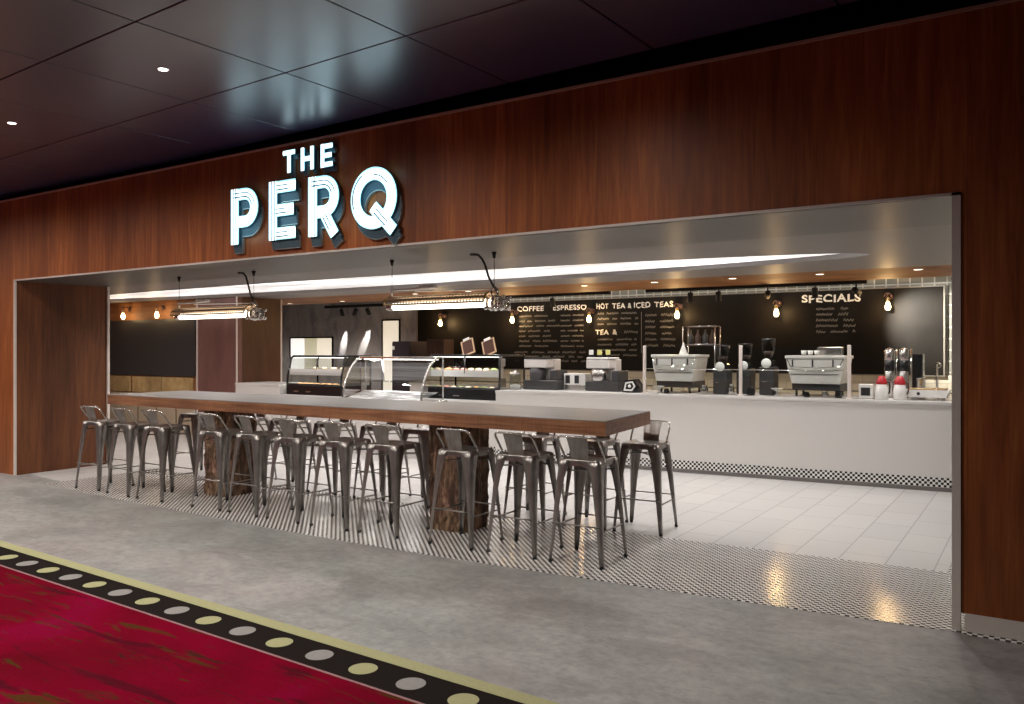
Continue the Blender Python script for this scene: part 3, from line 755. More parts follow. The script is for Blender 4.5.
# ------------------------------------------------------------------ counters
def offset(pts, d):
    out = []
    for i, p in enumerate(pts):
        a = Vector(pts[max(0, i - 1)]); b = Vector(pts[min(len(pts) - 1, i + 1)]); t_ = (b - a).normalized(); n_ = Vector((-t_.y, t_.x)) if 0 < i < len(pts) - 1 else Vector((0, 1)); out.append((p[0] + n_.x * d, p[1] + n_.y * d))
    return out
def smoothc(pts, n=6):
    out = []
    for i in range(len(pts) - 1):
        p0 = Vector(pts[max(0, i - 1)]); p1 = Vector(pts[i]); p2 = Vector(pts[i + 1]); p3 = Vector(pts[min(len(pts) - 1, i + 2)])
        for k in range(n):
            t_ = k / n; out.append(tuple(.5 * ((2 * p1) + (p2 - p0) * t_ + (2 * p0 - 5 * p1 + 4 * p2 - p3) * t_ ** 2 + (-p0 + 3 * p1 - 3 * p2 + p3) * t_ ** 3)))
    return out + [pts[-1]]
CF = smoothc([(-6.20, 9.15), (-5.65, 9.21), (-4.85, 9.34), (-3.88, 9.45), (-2.1, 9.575), (-.385, 9.70)])
def band(pts, d0, d1, z0, z1):
    A_, B_ = offset(pts, d0), offset(pts, d1); n_ = len(A_); b = MB(); vs = []
    for a, c_ in zip(A_, B_): vs += [(*a, z0), (*c_, z0), (*c_, z1), (*a, z1)]
    fs = [(4 * i + k, 4 * i + (k + 1) % 4, 4 * i + 4 + (k + 1) % 4, 4 * i + 4 + k) for i in range(n_ - 1) for k in range(4)] + [(0, 1, 2, 3), (4 * n_ - 4, 4 * n_ - 3, 4 * n_ - 2, 4 * n_ - 1)]
    return b.add(vs, fs)
def counter(name, label, pts, h, depth=.7):
    t = thing(name, label, 'counter', (pts[0][0], pts[0][1], .003)); P = [(x - pts[0][0], y - pts[0][1]) for x, y in pts]
    band(P, .0, depth, .15, h - .03).build('front_panel', 'white', t)
    band(P, -.012, depth + .01, h - .03, h).build('countertop', 'white_top', t)
    band(P, .012, depth, .045, .15).build('checker_base', 'checker', t)
    band(P, .03, depth, 0, .045).build('toe_kick', 'grey_toe', t)
    return t
counter('service_counter', 'long white service counter with black and white checker base on the right', CF, .95, 1.1)
counter('service_counter', 'short white counter end at the far left beside the brown wall panel', [(-11.30, 8.92), (-10.22, 8.92)], .95)
counter('display_counter', 'low white counter beneath the left display case', [(-10.2, 8.95), (-8.60, 8.95)], .79)
counter('display_counter', 'low white counter beneath the right display case', [(-7.62, 9.37), (-6.24, 9.37)], .79)
bt = thing('back_counter', 'pale back counter running below the chalkboard', 'counter', (-5.2, 11.9, .003))
MB().box((-4.62, -.25, 0), (4.8, .38, .87)).build('cabinet_body', 'white', bt); MB().rbox((-4.63, -.28, .87), (4.8, .38, .91), .01).build('countertop', 'splash_tile', bt)

# ------------------------------------------------------------------ display cases
def lump(name, x, y, z, r, m, label, cat, group, sq=.6):
    b = MB(); rnd = random.Random(int(x * 1000 + y * 77)); prof = [(0, 0), (r * .75, 0), (r, r * .35 * sq), (r * .85, r * .8 * sq), (r * .45, r * 1.15 * sq), (0, r * 1.25 * sq)]
    b.lathe(prof, (0, 0, 0), 10, T=Matrix.Diagonal((rnd.uniform(1, 1.5), rnd.uniform(.8, 1.1), 1, 1)))
    o = b.build(name, m, loc=(x, y, z)); o.rotation_euler.z = rnd.uniform(0, 3); return tag(o, label, cat, group)
def square_case(x0, x1, y0, z0, z1, label, lean, depth=.68, side='glass_case'):
    W = x1 - x0; H = z1 - z0; t = thing('display_case', label, 'display case', (x0, y0, z0))
    b = MB(); b.rbox((0, 0, 0), (W, depth, .15), .01); b.build('base', 'black_gloss', t)
    b = MB()
    for k in range(2): b.rbox((W * .15 + k * W * .22, -.006, .045), (W * .15 + k * W * .22 + W * .09, 0, .06), .002, n=1)
    b.build('switch_plate', 'steel', t)
    zb = .15; r = .017; fr = MB()
    for xx in (.012, W - .012):
        fr.tube([(xx, .012, zb), (xx, .03, zb + (H - zb) * .35), (xx, lean - .03, H - .04), (xx, lean, H - .014), (xx, lean + .05, H - .008), (xx, depth - .012, H - .008), (xx, depth - .012, zb)], r, 6)
    fr.tube([(.012, lean + .01, H - .010), (W - .012, lean + .01, H - .010)], r * 1.15, 6); fr.tube([(.012, depth - .012, H - .01), (W - .012, depth - .012, H - .01)], r, 6); fr.tube([(.012, .012, zb + .01), (W - .012, .012, zb + .01)], r * 1.2, 6)
    fr.tube([(W / 2, .05, zb + (H - zb) * .45), (W / 2, lean, H - .02)], r * .6, 6)
    fr.build('case_frame', 'black_gloss', t)
    g = MB(); g.add([(.02, .012, zb + .02), (W - .02, .012, zb + .02), (W - .02, .03, zb + (H - zb) * .35), (.02, .03, zb + (H - zb) * .35), (W - .02, lean, H - .02), (.02, lean, H - .02)], [(0, 1, 2, 3), (3, 2, 4, 5)]); g.build('front_glass', 'glass_case', t, fix=False)
    for xx in (.012, W - .012):
        g = MB(); g.add([(xx, .015, zb), (xx, .03, zb + (H - zb) * .35), (xx, lean, H - .02), (xx, depth - .02, H - .02), (xx, depth - .02, zb)], [(0, 1, 2, 3, 4)]); g.build('side_glass', 'glass', t, fix=False)
    m_ = zb + (H - zb) * .50
    s_ = MB(); s_.rbox((.03, .06, m_), (W - .03, depth - .03, m_ + .018), .004, n=1); s_.build('shelf', 'steel', t); s_ = MB(); s_.rbox((.03, .046, m_ - .07), (W - .03, .056, m_ + .025), .003, n=1); s_.build('price_rail', 'white_plastic', t)
    s_ = MB(); s_.box((.03, lean + .03, H - .035), (W - .03, lean + .055, H - .022)); s_.build('light_strip', 'led', t)
    MB().box((.02, depth - .008, zb), (W - .02, depth - .002, H - .03)).build('rear_glass', 'glass_case', t)
    l = bpy.data.lights.new('case_glow', 'AREA'); l.shape = 'RECTANGLE'; l.size = W * .9; l.size_y = .04; l.energy = 5; l.color = (1, .95, .88)
    lo = bpy.data.objects.new('case_glow', l); COL.objects.link(lo); lo.location = (x0 + W / 2, y0 + lean + .05, z1 - .045)
    l2 = l.copy(); l2.energy = 4; lo = bpy.data.objects.new('case_glow', l2); COL.objects.link(lo); lo.location = (x0 + W / 2, y0 + .12, z0 + m_ - .05)
    return z0 + m_ + .018, z0 + zb
sa, sb = square_case(-10.14, -8.93, 8.98, .793, 1.41, 'black-framed display case with slanted glass at the left of the counter', .13)
for k in range(8):
    lump('pastry', -9.94 + k * .130, 9.09, sb + .001, .050, 'pastry', 'golden pastry on the bottom shelf of the left display case', 'pastry', 'pastries in the left case')
for k in range(4):
    lump('pastry', -9.75 + k * .2, 9.25, sa + .001, .045, 'pastry_pale', 'pale pastry on the upper shelf of the left display case', 'pastry', 'pale pastries on the upper left shelf')
sa, sb = square_case(-7.57, -6.30, 9.385, .793, 1.43, 'black-framed display case full of food at the right of the curved glass case', .06)
FM = ['pastry_pale', 'pastry_pink', 'pastry_pale', 'salad', 'pastry_pale', 'pastry', 'salad', 'pastry_pale', 'pastry_pink', 'pastry_pale']
for k in range(8):
    lump('pastry', -7.45 + k * .135, 9.50, sb + .001, .050, FM[k], 'small boxed snack on the bottom shelf of the right display case', 'snack', 'snacks on the bottom shelf of the right case')
    lump('pastry', -7.45 + k * .135, 9.56, sa + .001, .048, FM[(k * 3 + 2) % 10], 'small boxed snack on the upper shelf of the right display case', 'snack', 'snacks on the upper shelf of the right case')
# curved-glass chilled case, standing on the floor
ct = thing('chilled_case', 'curved glass chilled display case standing forward between the two black cases', 'display case', (-8.55, 8.62, .003)); W = 1.47; D = .50
b = MB(); b.box((0, .05, .09), (W, D + .1, .74)); b.box((.04, .08, 0), (W - .04, D, .09)); b.build('case_body', 'white', ct)
MB().rbox((-.01, 0, .74), (W + .01, D + .1, .785), .01).build('case_ledge', 'steel', ct)
cv = [(.02, .79), (.03, .90), (.07, 1.03), (.14, 1.17), (.23, 1.29), (.33, 1.365), (.40, 1.385)]
cvs = smoothc(cv, 4)
g = MB(); vs = [(x, y, z) for x in (.02, W - .02) for y, z in cvs]; n_ = len(cvs)
g.add(vs, [(k, k + 1, n_ + k + 1, n_ + k) for k in range(n_ - 1)], 0, True); g.build('curved_glass', 'glass_case', ct, fix=False)
for xx in (.0, W):
    b = MB(); b.tube([(xx, y, z) for y, z in cvs], .016, 8); b.tube([(xx, .40, 1.385), (xx, D, 1.385), (xx, D, .79)], .012, 8); b.build('side_frame', 'steel', ct)
    g = MB(); g.add([(xx, y, z) for y, z in cvs] + [(xx, D, 1.385), (xx, D, .79)], [tuple(range(n_ + 2))]); g.build('side_glass', 'glass', ct, fix=False)
MB().rbox((-.02, .36, 1.37), (W + .02, .46, 1.40), .01).build('top_rail', 'chrome', ct)
b = MB(); b.rbox((.03, .16, 1.04), (W - .03, D - .05, 1.05), .003, n=1); b.tube([(.03, .15, 1.045), (W - .03, .15, 1.045)], .008, 6); b.build('glass_shelf', 'glass_case', ct)
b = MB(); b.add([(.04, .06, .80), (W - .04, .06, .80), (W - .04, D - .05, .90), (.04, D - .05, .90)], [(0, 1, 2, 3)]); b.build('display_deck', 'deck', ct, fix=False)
b = MB(); b.tube([(.42, .40, 1.37), (.54, .30, 1.06)], .014, 6); b.build('shelf_bracket', 'steel', ct)
MB().box((.04, .42, 1.352), (W - .04, .45, 1.366)).build('light_strip', 'led', ct)
l = bpy.data.lights.new('case_glow', 'AREA'); l.shape = 'RECTANGLE'; l.size = 1.2; l.size_y = .05; l.energy = 9
lo = bpy.data.objects.new('case_glow', l); COL.objects.link(lo); lo.location = (-7.79, 9.02, 1.34)

# ------------------------------------------------------------------ things behind the display cases
t = thing('tall_cabinet', 'dark plum steel cabinet standing at the left end of the chalkboard', 'cabinet', (-10.08, 11.96, .003))
MB().rbox((-.22, -.25, 0), (.22, .27, 1.66), .01).build('body', 'fridge', t)
MB().rbox((-.21, -.27, .1), (.21, -.25, 1.64), .004, n=1).build('door', 'fridge', t)
MB().rbox((-.20, -.28, 1.50), (-.14, -.27, 1.57), .004, n=1).build('badge', 'white_plastic', t)
t = thing('slatted_grille', 'brown slatted machine behind the right display case', 'machine', (-9.22, 11.8, .913))
b = MB(); b.rbox((-.20, -.15, 0), (.20, .15, .78), .01); b.build('housing', 'bean', t)
b = MB()
for k in range(9): b.box((-.185 + k * .042, -.158, .05), (-.168 + k * .042, -.15, .75))
b.build('slat_front', 'card', t)
for i, (x, lb) in enumerate(((-7.12, 'left'), (-6.74, 'right'))):
    t = thing('menu_clipboard', f'oak framed clipboard leaning on top of the right display case, {lb} of the pair', 'clipboard', (x, 9.80, 1.436), group='clipboards on the display case')
    T = Matrix.Rotation(math.radians(-14), 4, 'X') @ Matrix.Rotation(math.radians(-21), 4, 'Y')
    b = MB(); w_, h_ = .11, .24
    b.box((-w_, 0, 0), (-w_ + .02, .015, h_), T=T); b.box((w_ - .02, 0, 0), (w_, .015, h_), T=T); b.box((-w_, 0, 0), (w_, .015, .02), T=T); b.box((-w_, 0, h_ - .02), (w_, .015, h_), T=T); b.build('frame', 'frame_wood', t)
    MB().box((-w_ + .02, .004, .02), (w_ - .02, .012, h_ - .02), T=T).build('card_sheet', 'card', t)
    MB().rbox((-.06, -.012, h_ - .02), (.06, .01, h_ + .025), .008, T=T).build('clip', 'steel', t)

# ------------------------------------------------------------------ machines on the service counter
CZ = .955
def sneeze():
    posts = [(-4.20, 9.55), (-3.00, 9.63), (-1.80, 9.71)]
    t = thing('sneeze_guard', 'glass sneeze guard on three steel posts along the counter front', 'glass screen', (-4.20, 9.55, CZ))
    for x, y in posts:
        b = MB(); b.rbox((-.018, -.018, 0), (.018, .018, .60), .006); b.rbox((-.035, -.035, 0), (.035, .035, .01), .01); b.build('post', 'trim', t, loc=(x + 4.20, y - 9.55, 0))
    for (x0, y0), (x1, y1) in zip(posts, posts[1:]):
        g = MB(); a = (x0 + 4.22, y0 - 9.55); c_ = (x1 + 4.18, y1 - 9.55); g.prism([a, c_, (c_[0], c_[1] + .006), (a[0], a[1] + .006)], .04, .58, axis='z'); g.build('glass_pane', 'glass', t)
        g = MB(); g.tube([(*a, .31), (*c_, .31)], .005, 6); g.build('glass_rail', 'chrome', t)
sneeze()
def espresso(x0, x1, y, ztop, label):
    W = x1 - x0; t = thing('espresso_machine', label, 'espresso machine', (x0, y, CZ)); H = ztop - CZ
    b = MB()
    for xx in (.12, W - .12):
        for yy in (.06, .40): b.lathe([(.02, 0), (.014, .01), (.014, .06), (.022, .07)], (xx, yy, 0), 8)
    b.build('foot_set', 'black_gloss', t)
    MB().prism([(W * .12, .07), (W * .90, .07), (W * .90, .15), (W * .11, .15)], .02, .46).build('drip_base', 'charcoal', t)
    b = MB(); b.prism([(W * .12, .15), (W * .89, .15), (W * .95, H * .62), (W * .985, H * .9), (W * .015, H * .9), (W * .05, H * .62)], 0, .42); b.build('rear_body', 'machine', t)
    MB().rbox((0, -.012, H * .86), (W, .45, H * .93), .012).build('top_tray', 'machine', t)
    b = MB()
    for k in range(3): xx = W * (.12 + .33 * k); b.box((xx, -.008, H * .66), (xx + .014, .0, H * .84))
    b.box((W * .10, -.006, H * .50), (W * .88, .0, H * .512)); b.build('rear_seam', 'slot', t)
    b = MB(); b.tube([(W * .04, -.01, H * .86), (W * .1, -.02, H * .68), (W * .5, -.024, H * .645), (W * .9, -.02, H * .68), (W * .96, -.01, H * .86)], .008, 6); b.build('cup_rail', 'chrome', t)
    b = MB()
    for k, xx in enumerate((.30, .55)): b.tube([(W * xx, .44, H * .45), (W * xx, .56, H * .42)], .014, 8)
    b.build('portafilter', 'black_gloss', t)
    return t
espresso(-4.22, -3.60, 9.80, 1.478, 'left stainless espresso machine seen from behind through the sneeze guard')
espresso(-2.56, -1.87, 9.92, 1.470, 'right stainless espresso machine seen from behind near the specials board')
def cups(x0, y, z, n_, label, group, step=.075):
    for k in range(n_):
        b = MB().lathe([(.022, 0), (.025, .003), (.034, .05), (.031, .05), (.023, .006), (0, .006)], seg=12)
        o = b.build('espresso_cup', 'white_plastic', loc=(x0 + k * step, y, z)); tag(o, label, 'cup', group)
cups(-2.36, 10.0, 1.444, 3, 'small white cup standing on top of the right espresso machine', 'cups on the right espresso machine')
o = MB().rbox((-.14, -.05, 0), (.14, .05, .10), .01).build('metal_bin', 'steel', loc=(-2.10, 10.2, 1.435)); tag(o, 'rectangular steel tray standing on the right espresso machine', 'tray')
# glass box rack of bottles above the left machine
t = thing('bottle_rack', 'square wire rack with dark bottles standing behind the left espresso machine', 'rack', (-3.80, 10.50, CZ))
b = MB()
for xx in (-.22, .22):
    for yy in (-.1, .1): b.tube([(xx, yy, 0), (xx, yy, .86)], .009, 6)
for z in (.62, .86):
    b.tube([(-.22, -.1, z), (.22, -.1, z), (.22, .1, z), (-.22, .1, z)], .008, 6, closed=True)
b.build('rack_frame', 'steel', t); MB().rbox((-.22, -.1, .60), (.22, .1, .615), .004, n=1).build('shelf', 'charcoal', t)
for k in range(4):
    b = MB().lathe([(.035, 0), (.038, .01), (.038, .11), (.014, .15), (.013, .19), (.016, .20), (0, .20)], seg=12)
    o = b.build('syrup_bottle', 'bean' if k % 2 else 'charcoal', loc=(-3.95 + k * .10, 10.50, CZ + .6155)); tag(o, 'dark syrup bottle standing in the wire rack above the left machine', 'bottle', 'syrup bottles in the rack')
def grinder(x, y, label, zt):
    t = thing('coffee_grinder', label, 'coffee grinder', (x, y, CZ)); H = zt - CZ
    MB().rbox((-.09, -.10, 0), (.09, .13, H * .50), .02).build('body', 'charcoal', t)
    MB().rbox((-.075, -.08, H * .50), (.075, .09, H * .62), .02).build('neck', 'black_gloss', t)
    b = MB(); b.lathe([(0, -.006), (.055, -.006), (.06, 0), (0, 0)], seg=20, T=Matrix.Translation((0, -.1005, H * .56)) @ Matrix.Rotation(-PI / 2, 4, 'X')); b.build('round_badge', 'white_plastic', t)
    b = MB(); b.lathe([(.03, H * .62), (.045, H * .64), (.085, H * .80), (.088, H * .97), (.084, H * .97), (.08, H * .81), (.04, H * .65)], seg=18); b.build('hopper', 'glass_case', t)
    b = MB(); b.lathe([(0, H * .64), (.036, H * .645), (.066, H * .76), (0, H * .78)], seg=14); b.build('beans', 'bean', t)
    b = MB(); b.lathe([(0, H * .97), (.09, H * .97), (.088, H * 1.0), (0, H * 1.01)], seg=18); b.build('lid', 'black_gloss', t)
    b = MB(); b.tube([(-.03, -.10, H * .25), (-.03, -.16, H * .24), (.03, -.16, H * .24), (.03, -.10, H * .25)], .006, 6); b.build('fork', 'chrome', t)
grinder(-3.33, 9.95, 'black coffee grinder with round white badge just left of the middle glass post', 1.56)
grinder(-3.10, 10.15, 'coffee grinder half hidden behind the middle glass post', 1.58)
grinder(-2.78, 10.02, 'black coffee grinder with round white badge between middle post and right espresso machine', 1.64)
def brewer(x0, x1, y, label, tags_):
    W = x1 - x0; t = thing('coffee_brewer', label, 'coffee brewer', (x0, y, CZ))
    MB().rbox((0, -.02, 0), (W, .36, .13), .015).build('base', 'charcoal', t)
    MB().rbox((.03, .16, .13), (W * .74, .34, .42), .015).build('column', 'machine', t)
    MB().rbox((.01, -.01, .30), (W * .70, .36, .42), .02).build('brew_head', 'machine', t)
    b = MB(); b.lathe([(.10, 0), (.11, .01), (.115, .14), (.09, .16), (.05, .17), (0, .17)], (W * .34, .075, .131), 16); b.build('carafe', 'steel' if tags_ else 'charcoal', t)
    MB().rbox((W * .76, .0, .13), (W * .98, .30, .27), .015).build('control_box', 'charcoal', t)
    MB().rbox((.02, -.015, .425), (W * .72, .30, .445), .01).build('lid', 'black_gloss' if not tags_ else 'white_plastic', t)
    return t
brewer(-6.05, -5.50, 9.62, 'dark coffee brewer nearest the display cases on the counter', False)
brewer(-5.12, -4.62, 9.70, 'steel coffee brewer with three tagged shakers on top', True)
for k in range(3):
    t = thing('tagged_shaker', ('white', 'yellow', 'yellow')[k] + ' tagged shaker on the steel coffee brewer, ' + ('left', 'middle', 'right')[k] + ' of three', 'shaker', (-5.07 + k * .125, 9.80, CZ + .446), group='shakers on the coffee brewer')
    MB().lathe([(.026, 0), (.028, .005), (.028, .07), (.02, .075), (0, .076)], seg=12).build('body', 'black_gloss', t)
    MB().rbox((-.034, -.034, .035), (.034, -.028, .10), .003, n=1).build('tag', 'white_plastic' if k == 0 else 'yellow_tag', t)
t = thing('outlet_box', 'white box with two dark square openings between the two coffee brewers', 'box', (-5.33, 9.78, CZ))
MB().rbox((-.17, 0, 0), (.17, .16, .225), .01).build('body', 'white_plastic', t)
MB().rbox((-.14, -.006, .09), (-.07, 0, .20), .003, n=1).rbox((.0, -.006, .09), (.07, 0, .20), .003, n=1).build('opening', 'slot', t)
MB().rbox((-.15, -.012, .0), (.17, .0, .07), .006).build('drawer', 'steel', t)
t = thing('tape_dispenser', 'small black and white ticket dispenser beside the left glass post', 'dispenser', (-4.43, 9.60, CZ))
MB().prism([(-.10, 0), (.14, 0), (.14, .07), (.06, .17), (-.06, .15), (-.10, .05)], 0, .16).build('body', 'black_gloss', t)
b = MB(); b.ribbon([(-.07, .03), (-.05, .12), (.04, .135), (.07, .08), (.03, .03)], .02, -.006, 0, closed=True); b.lathe([(0, -.006), (.022, -.006), (.022, 0)], T=Matrix.Translation((0, 0, .08)) @ Matrix.Rotation(-PI / 2, 4, 'X'), seg=12); b.build('white_face', 'white_plastic', t)
t = thing('glass_canister', 'clear glass canister at the left end of the counter by the display case', 'canister', (-6.02, 9.36, CZ))
MB().lathe([(.075, 0), (.08, .01), (.08, .20), (.07, .215), (.068, .205), (.075, .19), (.074, .012), (0, .010)], seg=18).build('jar', 'glass_case', t)
MB().lathe([(0, .011), (.07, .011), (.07, .07), (0, .08)], seg=16).build('contents', 'white_plastic', t)
MB().lathe([(0, .215), (.074, .215), (.074, .235), (.02, .245), (.02, .27), (0, .272)], seg=16).build('lid', 'steel', t)
# knock-out funnel, tampers and small ware by the machines
for x, y, lb in ((-2.64, 9.88, 'small white stemmed dish left of the right espresso machine'), (-4.06, 9.68, 'small white dish in front of the left espresso machine')):
    o = MB().lathe([(.03, 0), (.032, .004), (.008, .02), (.008, .05), (.07, .085), (.072, .09), (.0, .07)], seg=16).build('stemmed_dish', 'white_plastic', loc=(x, y, CZ)); tag(o, lb, 'dish')
o = MB().lathe([(.06, 0), (.052, .02), (.012, .13), (.008, .16), (0, .162)], seg=14).build('paper_cone', 'white_plastic', loc=(-3.84, 9.95, 1.437)); tag(o, 'white cone standing on top of the left espresso machine', 'cone')
# right end: napkin box, pitchers, dispensers, sink
t = thing('napkin_dispenser', 'grey napkin dispenser with dark window right of the right glass post', 'dispenser', (-1.645, 9.80, CZ))
MB().rbox((-.075, 0, 0), (.075, .14, .16), .012).build('body', 'white_plastic', t); MB().rbox((-.048, -.005, .035), (.048, 0, .125), .004, n=1).build('window', 'slot', t)
for k, (x, lb) in enumerate(((-1.48, 'left'), (-1.295, 'right'))):
    t = thing('thermal_jug', f'white thermal jug with red lid on the right counter end, {lb} of two', 'jug', (x, 9.80, CZ), group='white jugs with red lids')
    MB().lathe([(.066, 0), (.070, .008), (.068, .10), (.056, .165), (.050, .172), (0, .172)], seg=20).build('body', 'white_plastic', t)
    MB().lathe([(.052, .16), (.060, .172), (.056, .205), (.038, .235), (.03, .255), (0, .257)], seg=18).build('lid', 'red', t)
    MB().tube([(.05, 0, .19), (.078, 0, .185), (.086, 0, .14), (.08, 0, .08), (.066, 0, .06)], .009, 7).build('handle', 'black_gloss' if k == 0 else 'copper', t)
for k, (x, lb) in enumerate(((-1.46, 'left'), (-1.31, 'right'))):
    t = thing('milk_dispenser', f'tall steel and glass dispenser behind the white jugs, {lb} of the two', 'dispenser', (x, 10.22, CZ), group='tall dispensers')
    MB().lathe([(.055, 0), (.055, .30), (.05, .305)], seg=18).build('lower_body', 'steel', t)
    MB().lathe([(.052, .305), (.056, .31), (.056, .42), (.05, .425)], seg=18).build('dark_band', 'black_gloss', t)
    MB().lathe([(.05, .425), (.054, .43), (.054, .54), (.03, .565), (.0, .57)], seg=18).build('upper_body', 'steel', t)
    MB().tube([(.075, 0, 0), (.075, 0, .56)], .012, 8).build('side_tube', 'chrome', t)
o = MB().rbox((-.05, 0, 0), (.06, .2, .50), .012).build('shadow_box', 'black_gloss', loc=(-1.19, 10.35, CZ)); tag(o, 'tall black box standing in for the shadow just right of the tall dispensers', 'shadow stand-in')  # dark box put where only shadow falls
t = thing('serving_tray', 'white and steel serving tray stand at the right end of the counter', 'tray', (-1.04, 9.86, CZ))
b = MB()
for xx in (-.15, .15):
    for yy in (.03, .22): b.lathe([(.012, 0), (.012, .03)], (xx, yy, 0), 8)
b.build('feet', 'steel', t)
b = MB(); b.prism([(-.19, .03), (.19, .03), (.22, .11), (-.22, .11)], 0, .25); b.build('tray_body', 'white_plastic', t)
MB().lathe([(0, -.004), (.018, -.004), (.018, 0), (0, 0)], seg=12, T=Matrix.Translation((-.08, -.0005, .07)) @ Matrix.Rotation(-PI / 2, 4, 'X')).build('knob', 'slot', t)
MB().rbox((-.19, .02, .11), (.19, .23, .125), .01).build('tray_top', 'brass', t)
t = thing('tap', 'slim steel tap rising behind the serving tray at the right end', 'tap', (-.98, 10.3, CZ))
b = MB(); b.lathe([(.03, 0), (.03, .01), (.014, .02)], seg=12); b.tube([(0, 0, 0), (0, 0, .36), (.0, -.02, .395), (.03, -.09, .40), (.05, -.12, .38)], .013, 8); b.build('spout', 'steel', t)
MB().tube([(0, .0, .34), (.05, .02, .37)], .008, 6).build('lever', 'chrome', t)
t = thing('cup_tube', 'slim steel cup dispenser tube left of the tap', 'dispenser', (-1.13, 10.19, CZ))
MB().lathe([(.035, 0), (.04, .01), (.045, .22), (.05, .23), (0, .23)], seg=14).build('body', 'steel', t)

# ------------------------------------------------------------------ lights on the walls and ceiling inside
def sconce(x, y, z, label, group, back, p=7):
    t = thing('wall_lamp', label, 'wall lamp', (x, y, z), group=group)
    b = MB(); b.lathe([(0, 0), (.045, 0), (.045, .012), (.02, .02), (0, .02)], seg=16, T=Matrix.Translation((0, back, .12)) @ Matrix.Rotation(PI / 2, 4, 'X')); b.build('wall_plate', 'copper', t)
    b = MB(); b.tube([(0, back - .01, .12), (0, back * .6, .155), (0, .0, .15), (0, 0, .10)], .008, 7)
    b.tube([(.045 * math.cos(a), 0, .115 + .05 * math.sin(a)) for a in [PI * k / 10 for k in range(11)]], .006, 6); b.build('arm', 'copper', t)
    MB().lathe([(.024, .04), (.026, .045), (.026, .09), (.012, .105), (0, .106)], seg=14).build('socket', 'brass', t)
    MB().lathe([(0, -.075), (.02, -.07), (.036, -.045), (.038, -.02), (.026, .02), (.020, .042)], seg=14).build('bulb', 'bulb', t)
    l = bpy.data.lights.new('bulb_glow', 'POINT'); l.energy = p; l.color = (1, .62, .26); l.shadow_soft_size = .04
    lo = bpy.data.objects.new('bulb_glow', l); COL.objects.link(lo); lo.location = (x, y - .06, z - .02)
wl = ['filament wall lamp at the left end of the chalkboard', 'filament wall lamp left of the coffee heading on the chalkboard', 'filament wall lamp between the espresso and hot tea headings',
      'filament wall lamp at the end of the iced teas heading', 'filament wall lamp on the chalkboard left of the specials heading', 'filament wall lamp on the chalkboard right of the specials heading']
for (x, z), lb in zip([(-9.47, 2.02), (-7.86, 2.05), (-6.33, 2.035), (-4.78, 2.065), (-3.25, 2.06), (-1.75, 2.115)], wl): sconce(x, 12.12, z, lb, 'filament lamps on the chalkboard', .138, 16)
for x, lb in ((-14.45, 'bare wall lamp above the slate board, the left one of two'), (-13.40, 'bare wall lamp above the slate board, the right one of two')): sconce(x, 8.86, 2.15, lb, 'lamps above the slate board', .14, 4)
# can lights in the wood strip
cl = ['above the coffee heading', 'above the espresso heading', 'between the hot tea and iced tea headings', 'above the left espresso machine', 'between the two espresso machines', 'above the specials heading', 'above the white jugs at the right end']
for k, x in enumerate((-8.4, -7.35, -5.35, -4.30, -3.25, -2.2, -1.15)):
    downlight(x, 10.1, ZC - .001, 'small round downlight in the wood soffit ' + cl[k], 'downlights over the counter', 'can', 18, .045, 1.7, (1, .90, .78), tint='brass')
# unseen fill beams without fixtures, added below the grey ceiling over the tiled floor
for x in (-9.2, -7.6, -6.0, -4.4, -2.8, -1.2):
    for y in (7.0, 9.35):
        l = bpy.data.lights.new('cafe_fill', 'SPOT'); l.energy = 78; l.spot_size = 2.65; l.spot_blend = .7; l.color = (1, .965, .94); l.shadow_soft_size = .08
        lo = bpy.data.objects.new('cafe_fill', l); COL.objects.link(lo); lo.location = (x, y, ZC - .02)
for x in (-14.2, -12.6, -11.0):  # more unseen fill, added to brighten the dark left walls
    l = bpy.data.lights.new('cafe_fill', 'SPOT'); l.energy = 70; l.spot_size = 2.75; l.spot_blend = .7; l.color = (1, .95, .91); l.shadow_soft_size = .08
    lo = bpy.data.objects.new('cafe_fill', l); COL.objects.link(lo); lo.location = (x, 7.0, ZC - .02)
# small steel and dark ware on the counter behind the glass
for k, (x, y, r, h, m, nm, lb) in enumerate(((-3.50, 9.78, .045, .11, 'steel', 'milk_pitcher', 'small steel milk pitcher right of the left espresso machine'),
        (-2.93, 9.80, .05, .10, 'black_gloss', 'knock_box', 'round black knock box just right of the middle glass post'),
        (-3.16, 9.78, .035, .13, 'steel', 'milk_pitcher', 'slim steel pitcher left of the middle glass post'),
        (-2.28, 9.80, .035, .06, 'black_gloss', 'tamper', 'dark tamper in front of the right espresso machine'),
        (-2.08, 9.82, .04, .07, 'steel', 'milk_pitcher', 'low steel pitcher in front of the right espresso machine'),
        (-3.95, 9.66, .035, .06, 'black_gloss', 'tamper', 'dark tamper in front of the left espresso machine'),
        (-1.93, 9.80, .04, .08, 'black_gloss', 'knock_box', 'dark round box beside the right glass post'))):
    o = MB().lathe([(r * .9, 0), (r, .006), (r, h * .55), (r * .72, h * .85), (r * .80, h), (r * .7, h), (0, h * .97)], seg=14).build(nm, m, loc=(x, y, CZ)); tag(o, lb, nm.split('_')[-1])
